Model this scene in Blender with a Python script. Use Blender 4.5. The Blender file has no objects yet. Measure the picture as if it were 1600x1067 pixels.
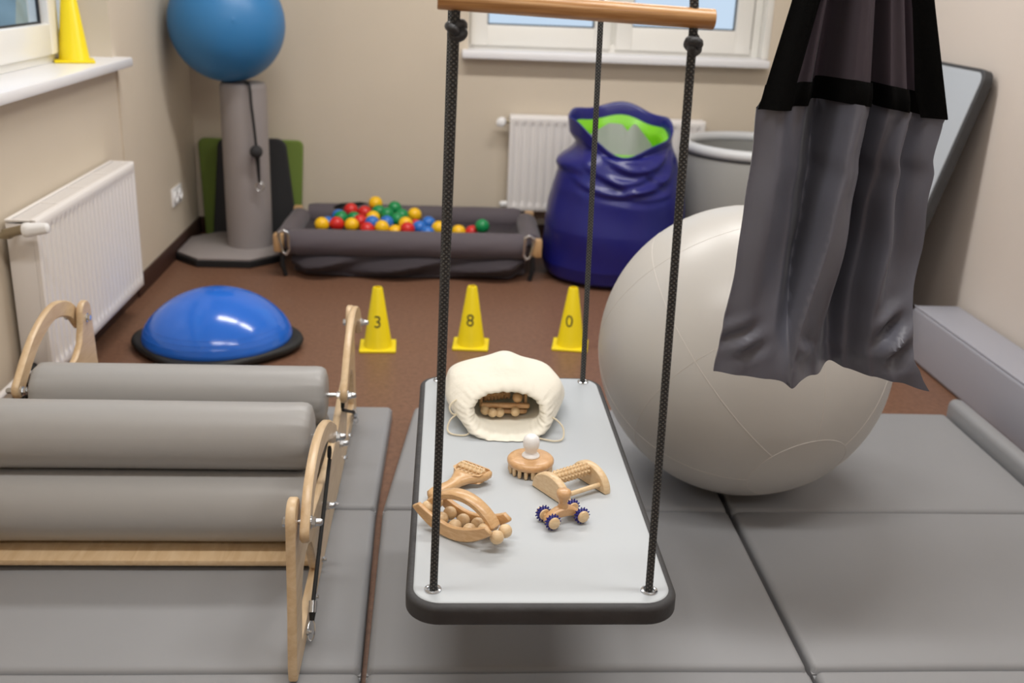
import bpy, bmesh, math, random
from math import sin, cos, pi, radians, sqrt
from mathutils import Vector, Matrix

random.seed(7)
scene = bpy.context.scene
COL = scene.collection
V = Vector

# ------------------------------------------------------------------ helpers
def lerp(a, b, t): return a + (b - a) * t
def smooth(t):
    t = max(0.0, min(1.0, t)); return t * t * (3 - 2 * t)
def table(xs, ys, x):
    if x <= xs[0]: return ys[0]
    for i in range(1, len(xs)):
        if x <= xs[i]:
            return lerp(ys[i - 1], ys[i], (x - xs[i - 1]) / (xs[i] - xs[i - 1]))
    return ys[-1]
def stable(xs, ys, x):
    if x <= xs[0]: return ys[0]
    for i in range(1, len(xs)):
        if x <= xs[i]:
            return lerp(ys[i - 1], ys[i], smooth((x - xs[i - 1]) / (xs[i] - xs[i - 1])))
    return ys[-1]

def lin(c):
    return tuple((x / 12.92 if x <= 0.04045 else ((x + 0.055) / 1.055) ** 2.4) for x in c)
def rgb(r, g, b): return lin((r / 255, g / 255, b / 255))

def root_matrix(o):
    while o.parent is not None: o = o.parent
    return Matrix.Translation(o.location) @ Matrix.Rotation(o.rotation_euler.z, 4, 'Z')

def thing(name, label, cat, loc=(0, 0, 0), rotz=0, group=None):
    o = bpy.data.objects.new(name, None)
    COL.objects.link(o)
    o.empty_display_size = 0.05
    o.location = loc
    o.rotation_euler = (0, 0, rotz)
    o['label'] = label
    o['category'] = cat
    if group: o['group'] = group
    return o

def tag(o, label, cat, group=None, kind=None):
    o['label'] = label; o['category'] = cat
    if group: o['group'] = group
    if kind: o['kind'] = kind
    return o

def obj(name, bm, m, parent=None, local=False, sharp=40, label=None, flat=False):
    """link a bmesh as one mesh object. Coordinates are world unless local (to the root thing)."""
    bmesh.ops.recalc_face_normals(bm, faces=bm.faces)
    if parent is not None and not local:
        bm.transform(root_matrix(parent).inverted())
    me = bpy.data.meshes.new(name)
    bm.to_mesh(me); bm.free()
    if not flat:
        me.shade_smooth()
        me.set_sharp_from_angle(angle=radians(sharp))
    me.materials.append(m)
    o = bpy.data.objects.new(name, me)
    COL.objects.link(o)
    if parent is not None: o.parent = parent
    if label: o['label'] = label
    return o

def struct(name, bm, m, parent=None, label=None, **k):
    o = obj(name, bm, m, parent, **k)
    if parent is None:
        o['kind'] = 'structure'
    if label: o['label'] = label
    return o

def copy_tree(o, parent=None):
    c = o.copy(); COL.objects.link(c)
    if parent is not None: c.parent = parent
    for ch in list(o.children): copy_tree(ch, c)
    return c

def NB(): return bmesh.new()

def loft(bm, rings, closed=True, cap0=True, cap1=True, uv=False):
    vr = [[bm.verts.new(p) for p in r] for r in rings]
    n = len(vr[0])
    for i in range(len(vr) - 1):
        a, b = vr[i], vr[i + 1]
        for j in range(n if closed else n - 1):
            k = (j + 1) % n
            try: bm.faces.new((a[j], a[k], b[k], b[j]))
            except ValueError: pass
    if closed and cap0 and n > 2: bm.faces.new(list(reversed(vr[0])))
    if closed and cap1 and n > 2: bm.faces.new(vr[-1])
    return vr

def box(bm, lo, hi, r=0.0, seg=2, M=None):
    lo, hi = V(lo), V(hi)
    g = bmesh.ops.create_cube(bm, size=1.0)
    vs = g['verts']
    for v in vs:
        v.co = V((lerp(lo.x, hi.x, v.co.x + .5), lerp(lo.y, hi.y, v.co.y + .5), lerp(lo.z, hi.z, v.co.z + .5)))
    if r > 0:
        es = list({e for v in vs for e in v.link_edges})
        res = bmesh.ops.bevel(bm, geom=es, offset=r, segments=seg, profile=0.5, affect='EDGES', clamp_overlap=True)
        vs = list({v for f in res['faces'] for v in f.verts} | {v for v in vs if v.is_valid})
    if M is not None:
        for v in vs: v.co = M @ v.co
    return vs

def frame_of(d):
    d = d.normalized()
    up = V((0, 0, 1)) if abs(d.z) < .9 else V((0, 1, 0))
    a = d.cross(up).normalized(); b = d.cross(a).normalized()
    return a, b

def tube(bm, pts, rad, n=12, cap=True, uvscale=None):
    """smooth tube along a polyline with parallel transport and optional uv (around, along)."""
    pts = [V(p) for p in pts]
    rads = rad if isinstance(rad, (list, tuple)) else [rad] * len(pts)
    t0 = (pts[1] - pts[0]).normalized()
    a, b = frame_of(t0)
    rings = []; along = [0.0]; prev = t0
    for i, p in enumerate(pts):
        if i == 0: t = t0
        elif i == len(pts) - 1: t = (pts[i] - pts[i - 1]).normalized()
        else: t = (pts[i + 1] - pts[i - 1]).normalized()
        ax = prev.cross(t)
        if ax.length > 1e-8:
            q = Matrix.Rotation(prev.angle(t), 3, ax)
            a = q @ a; b = q @ b
        prev = t
        if i: along.append(along[-1] + (pts[i] - pts[i - 1]).length)
        rings.append([p + (a * cos(2 * pi * j / n) + b * sin(2 * pi * j / n)) * rads[i] for j in range(n)])
    vr = [[bm.verts.new(p) for p in r] for r in rings]
    lay = bm.loops.layers.uv.verify() if uvscale else None
    for i in range(len(vr) - 1):
        for j in range(n):
            k = (j + 1) % n
            f = bm.faces.new((vr[i][j], vr[i][k], vr[i + 1][k], vr[i + 1][j]))
            if lay:
                for l, (u, v) in zip(f.loops, ((j, i), (j + 1, i), (j + 1, i + 1), (j, i + 1))):
                    l[lay].uv = (u / n, along[v] * uvscale)
    if cap:
        bm.faces.new(list(reversed(vr[0]))); bm.faces.new(vr[-1])

def cyl(bm, p, q, r, n=24, bev=0.0, r2=None):
    p, q = V(p), V(q); d = (q - p); L = d.length; d.normalize()
    a, b = frame_of(d); r2 = r if r2 is None else r2
    prof = [(0, r), (L, r2)] if bev <= 0 else [(0, r - bev), (bev * .3, r - bev * .3), (bev, r), (L - bev, r2), (L - bev * .3, r2 - bev * .3), (L, r2 - bev)]
    loft(bm, [[p + d * h + (a * cos(2 * pi * j / n) + b * sin(2 * pi * j / n)) * rr for j in range(n)] for h, rr in prof])

def lathe(bm, prof, c=(0, 0, 0), n=48, axis=None):
    """prof: (r, h) pairs along z (or along axis vector) from centre c."""
    c = V(c); d = V((0, 0, 1)) if axis is None else V(axis).normalized()
    a, b = (V((1, 0, 0)), V((0, 1, 0))) if axis is None else frame_of(d)
    loft(bm, [[c + d * h + (a * cos(2 * pi * j / n) + b * sin(2 * pi * j / n)) * max(r, 1e-4) for j in range(n)] for r, h in prof])

def ball(bm, c, r, u=32, v=20):
    lathe(bm, [(r * sin(pi * i / v), -r * cos(pi * i / v)) for i in range(v + 1)], c, u)

def rr(cx, cy, hx, hy, rad, z, n=6):
    """rounded rectangle ring in plan."""
    out = []; rad = max(min(rad, hx - 1e-4, hy - 1e-4), 1e-4)
    for k, (sx, sy) in enumerate(((1, 1), (-1, 1), (-1, -1), (1, -1))):
        for i in range(n + 1):
            t = k * pi / 2 + (pi / 2) * i / n
            out.append(V((cx + sx * (hx - rad) + rad * cos(t), cy + sy * (hy - rad) + rad * sin(t), z)))
    return out

def slab(bm, cx, cy, hx, hy, rad, z0, z1, r0=.004, r1=.004, n=6, seg=4):
    rings = []
    for i in range(seg + 1):
        t = pi / 2 * i / seg
        k = r0 * (1 - sin(t)); rings.append(rr(cx, cy, hx - k, hy - k, rad - k, z0 + r0 * (1 - cos(t)), n))
    for i in range(seg + 1):
        t = pi / 2 * i / seg
        k = r1 * (1 - cos(t)); rings.append(rr(cx, cy, hx - k, hy - k, rad - k, z1 - r1 * (1 - sin(t)), n))
    loft(bm, rings)

def prism(bm, outline, mapf, t0, t1, holes=(), bev=0.0):
    """extrude a 2-D outline (with holes) between t0 and t1; mapf(u, v, t) -> point."""
    loops = [list(outline)] + [list(h) for h in holes]
    flat = [p for lp in loops for p in lp]
    new = bmesh.new(); es = []
    for lp in loops:
        vs = [new.verts.new((u, v, 0)) for u, v in lp]
        for i in range(len(vs)): es.append(new.edges.new((vs[i], vs[(i + 1) % len(vs)])))
    new.verts.index_update()
    if holes:
        bmesh.ops.triangle_fill(new, use_beauty=True, use_dissolve=False, edges=es, normal=(0, 0, 1))
    else:
        new.faces.new(list(new.verts))
    tris = [[v.index for v in f.verts] for f in new.faces]
    new.free()
    ins = list(flat)
    if bev > 0:
        base = 0
        for li, lp in enumerate(loops):
            n = len(lp)
            area = sum(lp[i][0] * lp[(i + 1) % n][1] - lp[(i + 1) % n][0] * lp[i][1] for i in range(n))
            sgn = (1 if area > 0 else -1) * (1 if li == 0 else -1)
            for i in range(n):
                a, b, c = V(lp[i - 1]), V(lp[i]), V(lp[(i + 1) % n])
                d = ((b - a).normalized() + (c - b).normalized())
                if d.length < 1e-6: d = (c - b)
                d.normalize()
                nrm = V((-d.y, d.x)) * sgn
                ins[base + i] = (b.x + nrm.x * bev, b.y + nrm.y * bev)
            base += n
    s = 1 if t1 > t0 else -1
    lev = [(t0, True), (t0 + s * bev, False), (t1 - s * bev, False), (t1, True)] if bev > 0 else [(t0, False), (t1, False)]
    maps = [[bm.verts.new(mapf(*(ins[i] if inset else flat[i]), t)) for i in range(len(flat))] for t, inset in lev]
    for tri in tris:
        for d in (maps[0], maps[-1]):
            try: bm.faces.new([d[i] for i in tri])
            except ValueError: pass
    for a, b in zip(maps[:-1], maps[1:]):
        base = 0
        for lp in loops:
            n = len(lp)
            for i in range(n):
                p, q = base + i, base + (i + 1) % n
                bm.faces.new((a[p], a[q], b[q], b[p]))
            base += n

def pad(bm, corners, z0, z1, r=.02, bulge=.004, n=14, fn=None):
    """upholstered quad panel: four plan corners (ccw), rounded edges and a slightly crowned top."""
    c = [V((x, y, 0)) for x, y in corners]
    def P(u, v): return (c[0] * (1 - u) + c[1] * u) * (1 - v) + (c[3] * (1 - u) + c[2] * u) * v
    W = ((c[1] - c[0]).length + (c[2] - c[3]).length) / 2; H = ((c[3] - c[0]).length + (c[2] - c[1]).length) / 2
    def lines(L):
        e = [r * (1 - cos(pi / 2 * i / 5)) / L for i in range(6)]
        m = [e[-1] + (1 - 2 * e[-1]) * i / n for i in range(1, n)]
        return e + m + [1 - x for x in reversed(e)]
    us, vs = lines(W), lines(H)
    def hh(u, v):
        du = min(u, 1 - u) * W; dv = min(v, 1 - v) * H
        a = max(0, r - du); b = max(0, r - dv)
        k = min(1, sqrt(a * a + b * b) / r)
        return -r + r * sqrt(max(0, 1 - k * k)) + bulge * (1 - (2 * u - 1) ** 4) * (1 - (2 * v - 1) ** 4) + (fn(P(u, v)) if fn else 0)
    top = [[bm.verts.new((P(u, v).x, P(u, v).y, z1 + hh(u, v))) for u in us] for v in vs]
    for j in range(len(vs) - 1):
        for i in range(len(us) - 1):
            bm.faces.new((top[j][i], top[j][i + 1], top[j + 1][i + 1], top[j + 1][i]))
    rim = top[0] + [row[-1] for row in top[1:]] + list(reversed(top[-1][:-1])) + [row[0] for row in reversed(top[1:-1])]
    bot = [bm.verts.new((v.co.x, v.co.y, z0)) for v in rim]
    m = len(rim)
    for i in range(m):
        bm.faces.new((rim[i], bot[i], bot[(i + 1) % m], rim[(i + 1) % m]))
    bm.faces.new(bot)

def hexnut(bm, c, d, r, h, n=6):
    c = V(c); d = V(d).normalized(); a, b = frame_of(d)
    loft(bm, [[c + d * t + (a * cos(2 * pi * j / n) + b * sin(2 * pi * j / n)) * k for j in range(n)] for t, k in ((0, r), (h * .85, r), (h, r * .86))])

# ------------------------------------------------------------------ materials
def nodes(name):
    m = bpy.data.materials.new(name); m.use_nodes = True
    nt = m.node_tree
    return m, nt, nt.nodes['Principled BSDF']

def mat(name, col, rough=.5, metal=0.0, spec=.5, bump=0.0, bscale=60, var=0.0, vscale=6, coat=0.0, sheen=0.0, trans=0.0, sub=0.0, stretch=None):
    m, nt, p = nodes(name)
    p.inputs['Base Color'].default_value = (*col, 1)
    p.inputs['Roughness'].default_value = rough
    p.inputs['Metallic'].default_value = metal
    p.inputs['Specular IOR Level'].default_value = spec
    if coat: p.inputs['Coat Weight'].default_value = coat; p.inputs['Coat Roughness'].default_value = .15
    if sheen: p.inputs['Sheen Weight'].default_value = sheen
    if sub:
        p.inputs['Subsurface Weight'].default_value = sub
        p.inputs['Subsurface Radius'].default_value = (.02, .015, .01)
    if bump or var:
        tc = nt.nodes.new('ShaderNodeTexCoord')
        src = tc.outputs['Object']
        if stretch:
            mp = nt.nodes.new('ShaderNodeMapping'); mp.inputs['Scale'].default_value = stretch
            nt.links.new(src, mp.inputs['Vector']); src = mp.outputs['Vector']
    if bump:
        n = nt.nodes.new('ShaderNodeTexNoise'); n.inputs['Scale'].default_value = bscale; n.inputs['Detail'].default_value = 5
        nt.links.new(src, n.inputs['Vector'])
        b = nt.nodes.new('ShaderNodeBump'); b.inputs['Strength'].default_value = bump; b.inputs['Distance'].default_value = .01
        nt.links.new(n.outputs['Fac'], b.inputs['Height']); nt.links.new(b.outputs['Normal'], p.inputs['Normal'])
    if var:
        n2 = nt.nodes.new('ShaderNodeTexNoise'); n2.inputs['Scale'].default_value = vscale; n2.inputs['Detail'].default_value = 6
        nt.links.new(src, n2.inputs['Vector'])
        r = nt.nodes.new('ShaderNodeValToRGB')
        r.color_ramp.elements[0].position = .3; r.color_ramp.elements[1].position = .7
        r.color_ramp.elements[0].color = (*[x * (1 - var) for x in col], 1)
        r.color_ramp.elements[1].color = (*[min(1, x * (1 + var)) for x in col], 1)
        nt.links.new(n2.outputs['Fac'], r.inputs['Fac']); nt.links.new(r.outputs['Color'], p.inputs['Base Color'])
    return m

def wood(name, col, dark, scale=(1, 14, 14), nscale=9, rough=.38, coat=.15, contrast=(.35, .7)):
    """grain: noise stretched along one object axis."""
    m, nt, p = nodes(name)
    tc = nt.nodes.new('ShaderNodeTexCoord'); mp = nt.nodes.new('ShaderNodeMapping'); mp.inputs['Scale'].default_value = scale
    nt.links.new(tc.outputs['Object'], mp.inputs['Vector'])
    n = nt.nodes.new('ShaderNodeTexNoise'); n.inputs['Scale'].default_value = nscale; n.inputs['Detail'].default_value = 8; n.inputs['Distortion'].default_value = .6
    nt.links.new(mp.outputs['Vector'], n.inputs['Vector'])
    r = nt.nodes.new('ShaderNodeValToRGB')
    r.color_ramp.elements[0].position, r.color_ramp.elements[1].position = contrast
    r.color_ramp.elements[0].color = (*dark, 1); r.color_ramp.elements[1].color = (*col, 1)
    nt.links.new(n.outputs['Fac'], r.inputs['Fac']); nt.links.new(r.outputs['Color'], p.inputs['Base Color'])
    p.inputs['Roughness'].default_value = rough
    p.inputs['Coat Weight'].default_value = coat; p.inputs['Coat Roughness'].default_value = .25
    return m

M = {}
M['wall'] = mat('wall_paint', rgb(214, 202, 184), .85, spec=.2, bump=.05, bscale=180, var=.02, vscale=2)
M['wall_right'] = mat('wall_paint_pale', rgb(214, 204, 195), .85, spec=.2, bump=.05, bscale=180, var=.02, vscale=2)
M['ceiling'] = mat('ceiling_paint', rgb(238, 236, 230), .9, spec=.2)
M['skirting'] = mat('dark_skirting', rgb(62, 38, 30), .55, var=.1)
M['white_pvc'] = mat('white_window_plastic', rgb(240, 238, 232), .3)
M['sill'] = mat('white_sill', rgb(242, 242, 245), .3)
M['gasket'] = mat('black_gasket', rgb(40, 42, 45), .6)
M['radiator'] = mat('radiator_enamel', rgb(238, 234, 231), .3)
M['radiator_dark'] = mat('radiator_inside', rgb(205, 200, 190), .5)
M['chrome'] = mat('zinc_steel', rgb(205, 208, 212), .22, metal=1)
M['nickel'] = mat('aged_nickel', rgb(160, 150, 130), .35, metal=1)
M['mat_vinyl'] = mat('grey_mat_vinyl', rgb(146, 147, 150), .5, spec=.45, bump=.10, bscale=5, var=.02, vscale=3)
M['roll_vinyl'] = mat('grey_roller_vinyl', rgb(166, 165, 164), .42, spec=.45, bump=.06, bscale=9)
M['bolster_vinyl'] = mat('lavender_grey_vinyl', rgb(164, 165, 175), .45, bump=.05, bscale=8)
M['board_pad'] = mat('pale_grey_laminate', rgb(190, 196, 201), .4, spec=.45, bump=.02, bscale=30)
M['board_pad_darker'] = mat('pale_grey_laminate_darker', rgb(174, 180, 187), .4, spec=.45, bump=.02, bscale=30)  # darker copy of the swing pad laminate, for the leaning platform
M['board_rim'] = mat('charcoal_rubber', rgb(58, 58, 60), .6, bump=.15, bscale=60, var=.15, vscale=20)
M['black'] = mat('matt_black', rgb(22, 22, 24), .7)
M['black_cord'] = mat('black_elastic', rgb(18, 18, 19), .7, bump=.2, bscale=400)
M['webbing'] = mat('black_webbing', rgb(14, 14, 14), .85, spec=.15, bump=.25, bscale=500)
M['ball_grey'] = mat('pearl_grey_rubber', rgb(197, 194, 189), .36, spec=.5, bump=.015, bscale=40, var=.015, vscale=5)
M['seam_grey'] = mat('pearl_grey_seam', rgb(208, 203, 197), .5)
M['ball_blue'] = mat('steel_blue_rubber', rgb(50, 122, 180), .42, bump=.015, bscale=60)
M['bosu_blue'] = mat('bright_blue_rubber', rgb(42, 110, 214), .16, spec=.55, bump=.01, bscale=30)
M['bosu_base'] = mat('black_rubber_base', rgb(30, 30, 30), .6, bump=.1, bscale=120)
M['cone'] = mat('yellow_plastic', rgb(243, 218, 10), .38, spec=.45)
M['number'] = mat('grey_print', rgb(82, 80, 46), .6)
M['station_grey'] = mat('warm_grey_vinyl', rgb(150, 143, 142), .5, bump=.04, bscale=20)
M['green_foam'] = mat('green_foam', rgb(112, 134, 58), .8, bump=.1, bscale=90)
M['dark_foam'] = mat('anthracite_foam', rgb(44, 44, 46), .8, bump=.1, bscale=90)
M['pit_cloth'] = mat('plum_grey_cloth', rgb(88, 80, 86), .75, bump=.08, bscale=300, sheen=.15)
M['bag_blue'] = mat('royal_blue_vinyl', rgb(26, 28, 112), .30, spec=.5, bump=.10, bscale=5)
M['lime'] = mat('lime_green_vinyl', rgb(128, 205, 36), .35)
M['bag_grey'] = mat('light_grey_vinyl', rgb(188, 190, 188), .45)
M['barrel'] = mat('barrel_grey_vinyl', rgb(150, 150, 147), .45, bump=.03, bscale=10)
M['barrel_rim'] = mat('barrel_rim_vinyl', rgb(206, 208, 210), .35)
M['cotton'] = mat('cream_cotton', rgb(244, 240, 226), .9, spec=.15, bump=.22, bscale=45, sheen=.2)
M['cotton_cord'] = mat('cotton_cord', rgb(225, 214, 190), .9)
M['white_plastic'] = mat('white_plastic', rgb(246, 246, 246), .3)
M['navy_rubber'] = mat('navy_rubber', rgb(38, 38, 125), .45)
M['red'] = mat('red_ball_plastic', rgb(214, 38, 34), .32)
M['yellow'] = mat('yellow_ball_plastic', rgb(250, 196, 20), .32)
M['green'] = mat('green_ball_plastic', rgb(14, 138, 76), .32)
M['blue'] = mat('blue_ball_plastic', rgb(38, 112, 200), .32)
M['birch'] = wood('birch_plywood', rgb(224, 198, 162), rgb(208, 178, 138), (6, 1.2, 8), 9)
M['birch_edge'] = wood('birch_block', rgb(212, 176, 130), rgb(186, 146, 100), (8, 8, 1), 9)
M['beech'] = wood('beech_dowel', rgb(212, 166, 112), rgb(172, 122, 74), (1.5, 40, 40), 7, rough=.32, coat=.3)
M['toy'] = wood('beech_massager', rgb(222, 184, 136), rgb(208, 164, 114), (18, 18, 60), 4, rough=.35, coat=.25)
M['toy_pale'] = wood('pale_beech_massager', rgb(234, 208, 168), rgb(222, 190, 146), (18, 18, 50), 4, rough=.4, coat=.2)
M['toy_warm'] = wood('warm_beech_massager', rgb(222, 180, 132), rgb(206, 160, 112), (20, 20, 40), 4, rough=.35, coat=.25)

# braided rope: two crossing helical strands from the uv of the tube
def rope_mat():
    m, nt, p = nodes('braided_rope')
    uv = nt.nodes.new('ShaderNodeUVMap')
    sep = nt.nodes.new('ShaderNodeSeparateXYZ'); nt.links.new(uv.outputs['UV'], sep.inputs[0])
    def math_(op, a, b=None):
        n = nt.nodes.new('ShaderNodeMath'); n.operation = op
        for i, x in enumerate((a, b)):
            if x is None: continue
            if isinstance(x, (int, float)): n.inputs[i].default_value = x
            else: nt.links.new(x, n.inputs[i])
        return n.outputs[0]
    u = math_('MULTIPLY', sep.outputs['X'], 5); v = sep.outputs['Y']
    a = math_('SINE', math_('MULTIPLY', math_('ADD', u, v), 2 * pi))
    b = math_('SINE', math_('MULTIPLY', math_('SUBTRACT', u, v), 2 * pi))
    h = math_('MINIMUM', a, b)
    r = nt.nodes.new('ShaderNodeValToRGB')
    r.color_ramp.elements[0].position = .40; r.color_ramp.elements[1].position = 1.0
    r.color_ramp.elements[0].color = (*rgb(46, 47, 49), 1); r.color_ramp.elements[1].color = (*rgb(122, 120, 113), 1)
    f = math_('ADD', math_('MULTIPLY', h, .5), .5)
    nt.links.new(f, r.inputs['Fac']); nt.links.new(r.outputs['Color'], p.inputs['Base Color'])
    bp = nt.nodes.new('ShaderNodeBump'); bp.inputs['Strength'].default_value = .8; bp.inputs['Distance'].default_value = .002
    nt.links.new(f, bp.inputs['Height']); nt.links.new(bp.outputs['Normal'], p.inputs['Normal'])
    p.inputs['Roughness'].default_value = .7
    return m
M['rope'] = rope_mat()
M['knot'] = mat('dark_rope_knot', rgb(52, 54, 57), .42, bump=.3, bscale=250)

def cloth_mat(name, col, rough=.6, sheen=.4):
    m, nt, p = nodes(name)
    p.inputs['Base Color'].default_value = (*col, 1); p.inputs['Roughness'].default_value = rough
    p.inputs['Sheen Weight'].default_value = sheen; p.inputs['Sheen Roughness'].default_value = .4
    tc = nt.nodes.new('ShaderNodeTexCoord')
    n = nt.nodes.new('ShaderNodeTexNoise'); n.inputs['Scale'].default_value = 14; n.inputs['Detail'].default_value = 4
    mp = nt.nodes.new('ShaderNodeMapping'); mp.inputs['Scale'].default_value = (1.6, 1.6, .5)
    nt.links.new(tc.outputs['Object'], mp.inputs['Vector']); nt.links.new(mp.outputs['Vector'], n.inputs['Vector'])
    b = nt.nodes.new('ShaderNodeBump'); b.inputs['Strength'].default_value = .25; b.inputs['Distance'].default_value = .01
    nt.links.new(n.outputs['Fac'], b.inputs['Height']); nt.links.new(b.outputs['Normal'], p.inputs['Normal'])
    return m
M['lycra'] = cloth_mat('grey_lycra', rgb(94, 95, 106), .40, .08)
M['mesh_cloth'] = cloth_mat('mauve_mesh_cloth', rgb(92, 82, 91), .7, .1)

def floor_mat():
    m, nt, p = nodes('brown_linoleum')
    tc = nt.nodes.new('ShaderNodeTexCoord')
    n = nt.nodes.new('ShaderNodeTexNoise'); n.inputs['Scale'].default_value = 55; n.inputs['Detail'].default_value = 8; n.inputs['Roughness'].default_value = .75
    nt.links.new(tc.outputs['Object'], n.inputs['Vector'])
    r = nt.nodes.new('ShaderNodeValToRGB')
    r.color_ramp.elements[0].position = .3; r.color_ramp.elements[1].position = .72
    r.color_ramp.elements[0].color = (*rgb(100, 70, 54), 1); r.color_ramp.elements[1].color = (*rgb(140, 103, 82), 1)
    nt.links.new(n.outputs['Fac'], r.inputs['Fac']); nt.links.new(r.outputs['Color'], p.inputs['Base Color'])
    p.inputs['Roughness'].default_value = .42
    p.inputs['Specular IOR Level'].default_value = .4
    return m
M['floor'] = floor_mat()

def glass_mat():
    m = bpy.data.materials.new('window_glass'); m.use_nodes = True
    nt = m.node_tree; nt.nodes.clear()
    out = nt.nodes.new('ShaderNodeOutputMaterial')
    tr = nt.nodes.new('ShaderNodeBsdfTransparent'); tr.inputs['Color'].default_value = (.93, .96, .97, 1)
    gl = nt.nodes.new('ShaderNodeBsdfGlossy'); gl.inputs['Roughness'].default_value = .02
    fr = nt.nodes.new('ShaderNodeFresnel'); fr.inputs['IOR'].default_value = 1.4
    mx = nt.nodes.new('ShaderNodeMixShader')
    geo = nt.nodes.new('ShaderNodeNewGeometry'); inv = nt.nodes.new('ShaderNodeMath'); inv.operation = 'SUBTRACT'; inv.inputs[0].default_value = 1
    nt.links.new(geo.outputs['Backfacing'], inv.inputs[1])
    ml = nt.nodes.new('ShaderNodeMath'); ml.operation = 'MULTIPLY'
    nt.links.new(fr.outputs[0], ml.inputs[0]); nt.links.new(inv.outputs[0], ml.inputs[1])
    nt.links.new(ml.outputs[0], mx.inputs['Fac']); nt.links.new(tr.outputs[0], mx.inputs[1]); nt.links.new(gl.outputs[0], mx.inputs[2])
    nt.links.new(mx.outputs[0], out.inputs['Surface'])
    return m
M['glass'] = glass_mat()
M['snow'] = mat('pale_yard', rgb(226, 232, 240), .9, var=.03, vscale=1)
M['yard_hedge'] = mat('grey_green_hedge', rgb(176, 184, 176), .9, bump=.4, bscale=8, var=.15, vscale=5)

# ------------------------------------------------------------------ room
XL, XR, YB, YF, ZC = -1.29, 2.0, 5.42, -2.5, 2.75
bm = NB(); box(bm, (XL - .25, YF - .2, -.12), (XR + .2, YB + .25, 0)); struct('floor', bm, M['floor'], label='brown speckled linoleum floor')
bm = NB(); box(bm, (XL - .25, YF - .2, ZC), (XR + .2, YB + .25, ZC + .1)); struct('ceiling', bm, M['ceiling'], label='white ceiling')
LW0, LW1, LZ0, LZ1 = 2.2, 4.2, .955, 2.25          # left window opening
bm = NB()
box(bm, (XL - .25, YF - .2, 0), (XL, LW0, ZC)); box(bm, (XL - .25, LW1 + .05, 0), (XL, YB, ZC))
box(bm, (XL - .25, LW1, LZ0), (XL, LW1 + .05, ZC))
box(bm, (XL - .25, LW0, 0), (XL - .008, LW1 + .05, LZ0)); box(bm, (XL - .25, LW0, LZ1), (XL, LW1, ZC))
struct('wall_left', bm, M['wall'], label='beige left wall with window and shallow radiator niche', flat=True)
BW0, BW1, BZ0, BZ1 = .10, 1.62, .945, 2.25
bm = NB()
box(bm, (XL - .25, YB, 0), (BW0, YB + .25, ZC)); box(bm, (BW1, YB, 0), (XR + .2, YB + .25, ZC))
box(bm, (BW0, YB, 0), (BW1, YB + .25, BZ0)); box(bm, (BW0, YB, BZ1), (BW1, YB + .25, ZC))
struct('wall_back', bm, M['wall'], label='beige back wall with window', flat=True)
bm = NB(); box(bm, (XR, YF - .2, 0), (XR + .2, YB, ZC)); struct('wall_right', bm, M['wall_right'], label='pale beige right wall')
bm = NB(); box(bm, (XL, YF - .2, 0), (XR, YF, ZC)); struct('wall_front', bm, M['wall'], label='beige wall behind the camera')
bm = NB(); box(bm, (XL, LW1 + .05, 0), (XL + .012, YB, .085), .003); box(bm, (XL - .008, LW0, 0), (XL + .004, LW1 + .05, .085), .003)
box(bm, (XL, YF, 0), (XL + .012, LW0, .085), .003)
struct('baseboard_left', bm, M['skirting'], label='dark brown skirting along left wall')
bm = NB(); box(bm, (XL + .012, YB - .012, 0), (XR, YB, .085), .003); struct('baseboard_back', bm, M['skirting'], label='dark brown skirting along back wall')
bm = NB(); box(bm, (XR - .012, YF, 0), (XR, YB - .012, .085), .003); struct('baseboard_right', bm, M['skirting'], label='dark brown skirting along right wall')

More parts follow.
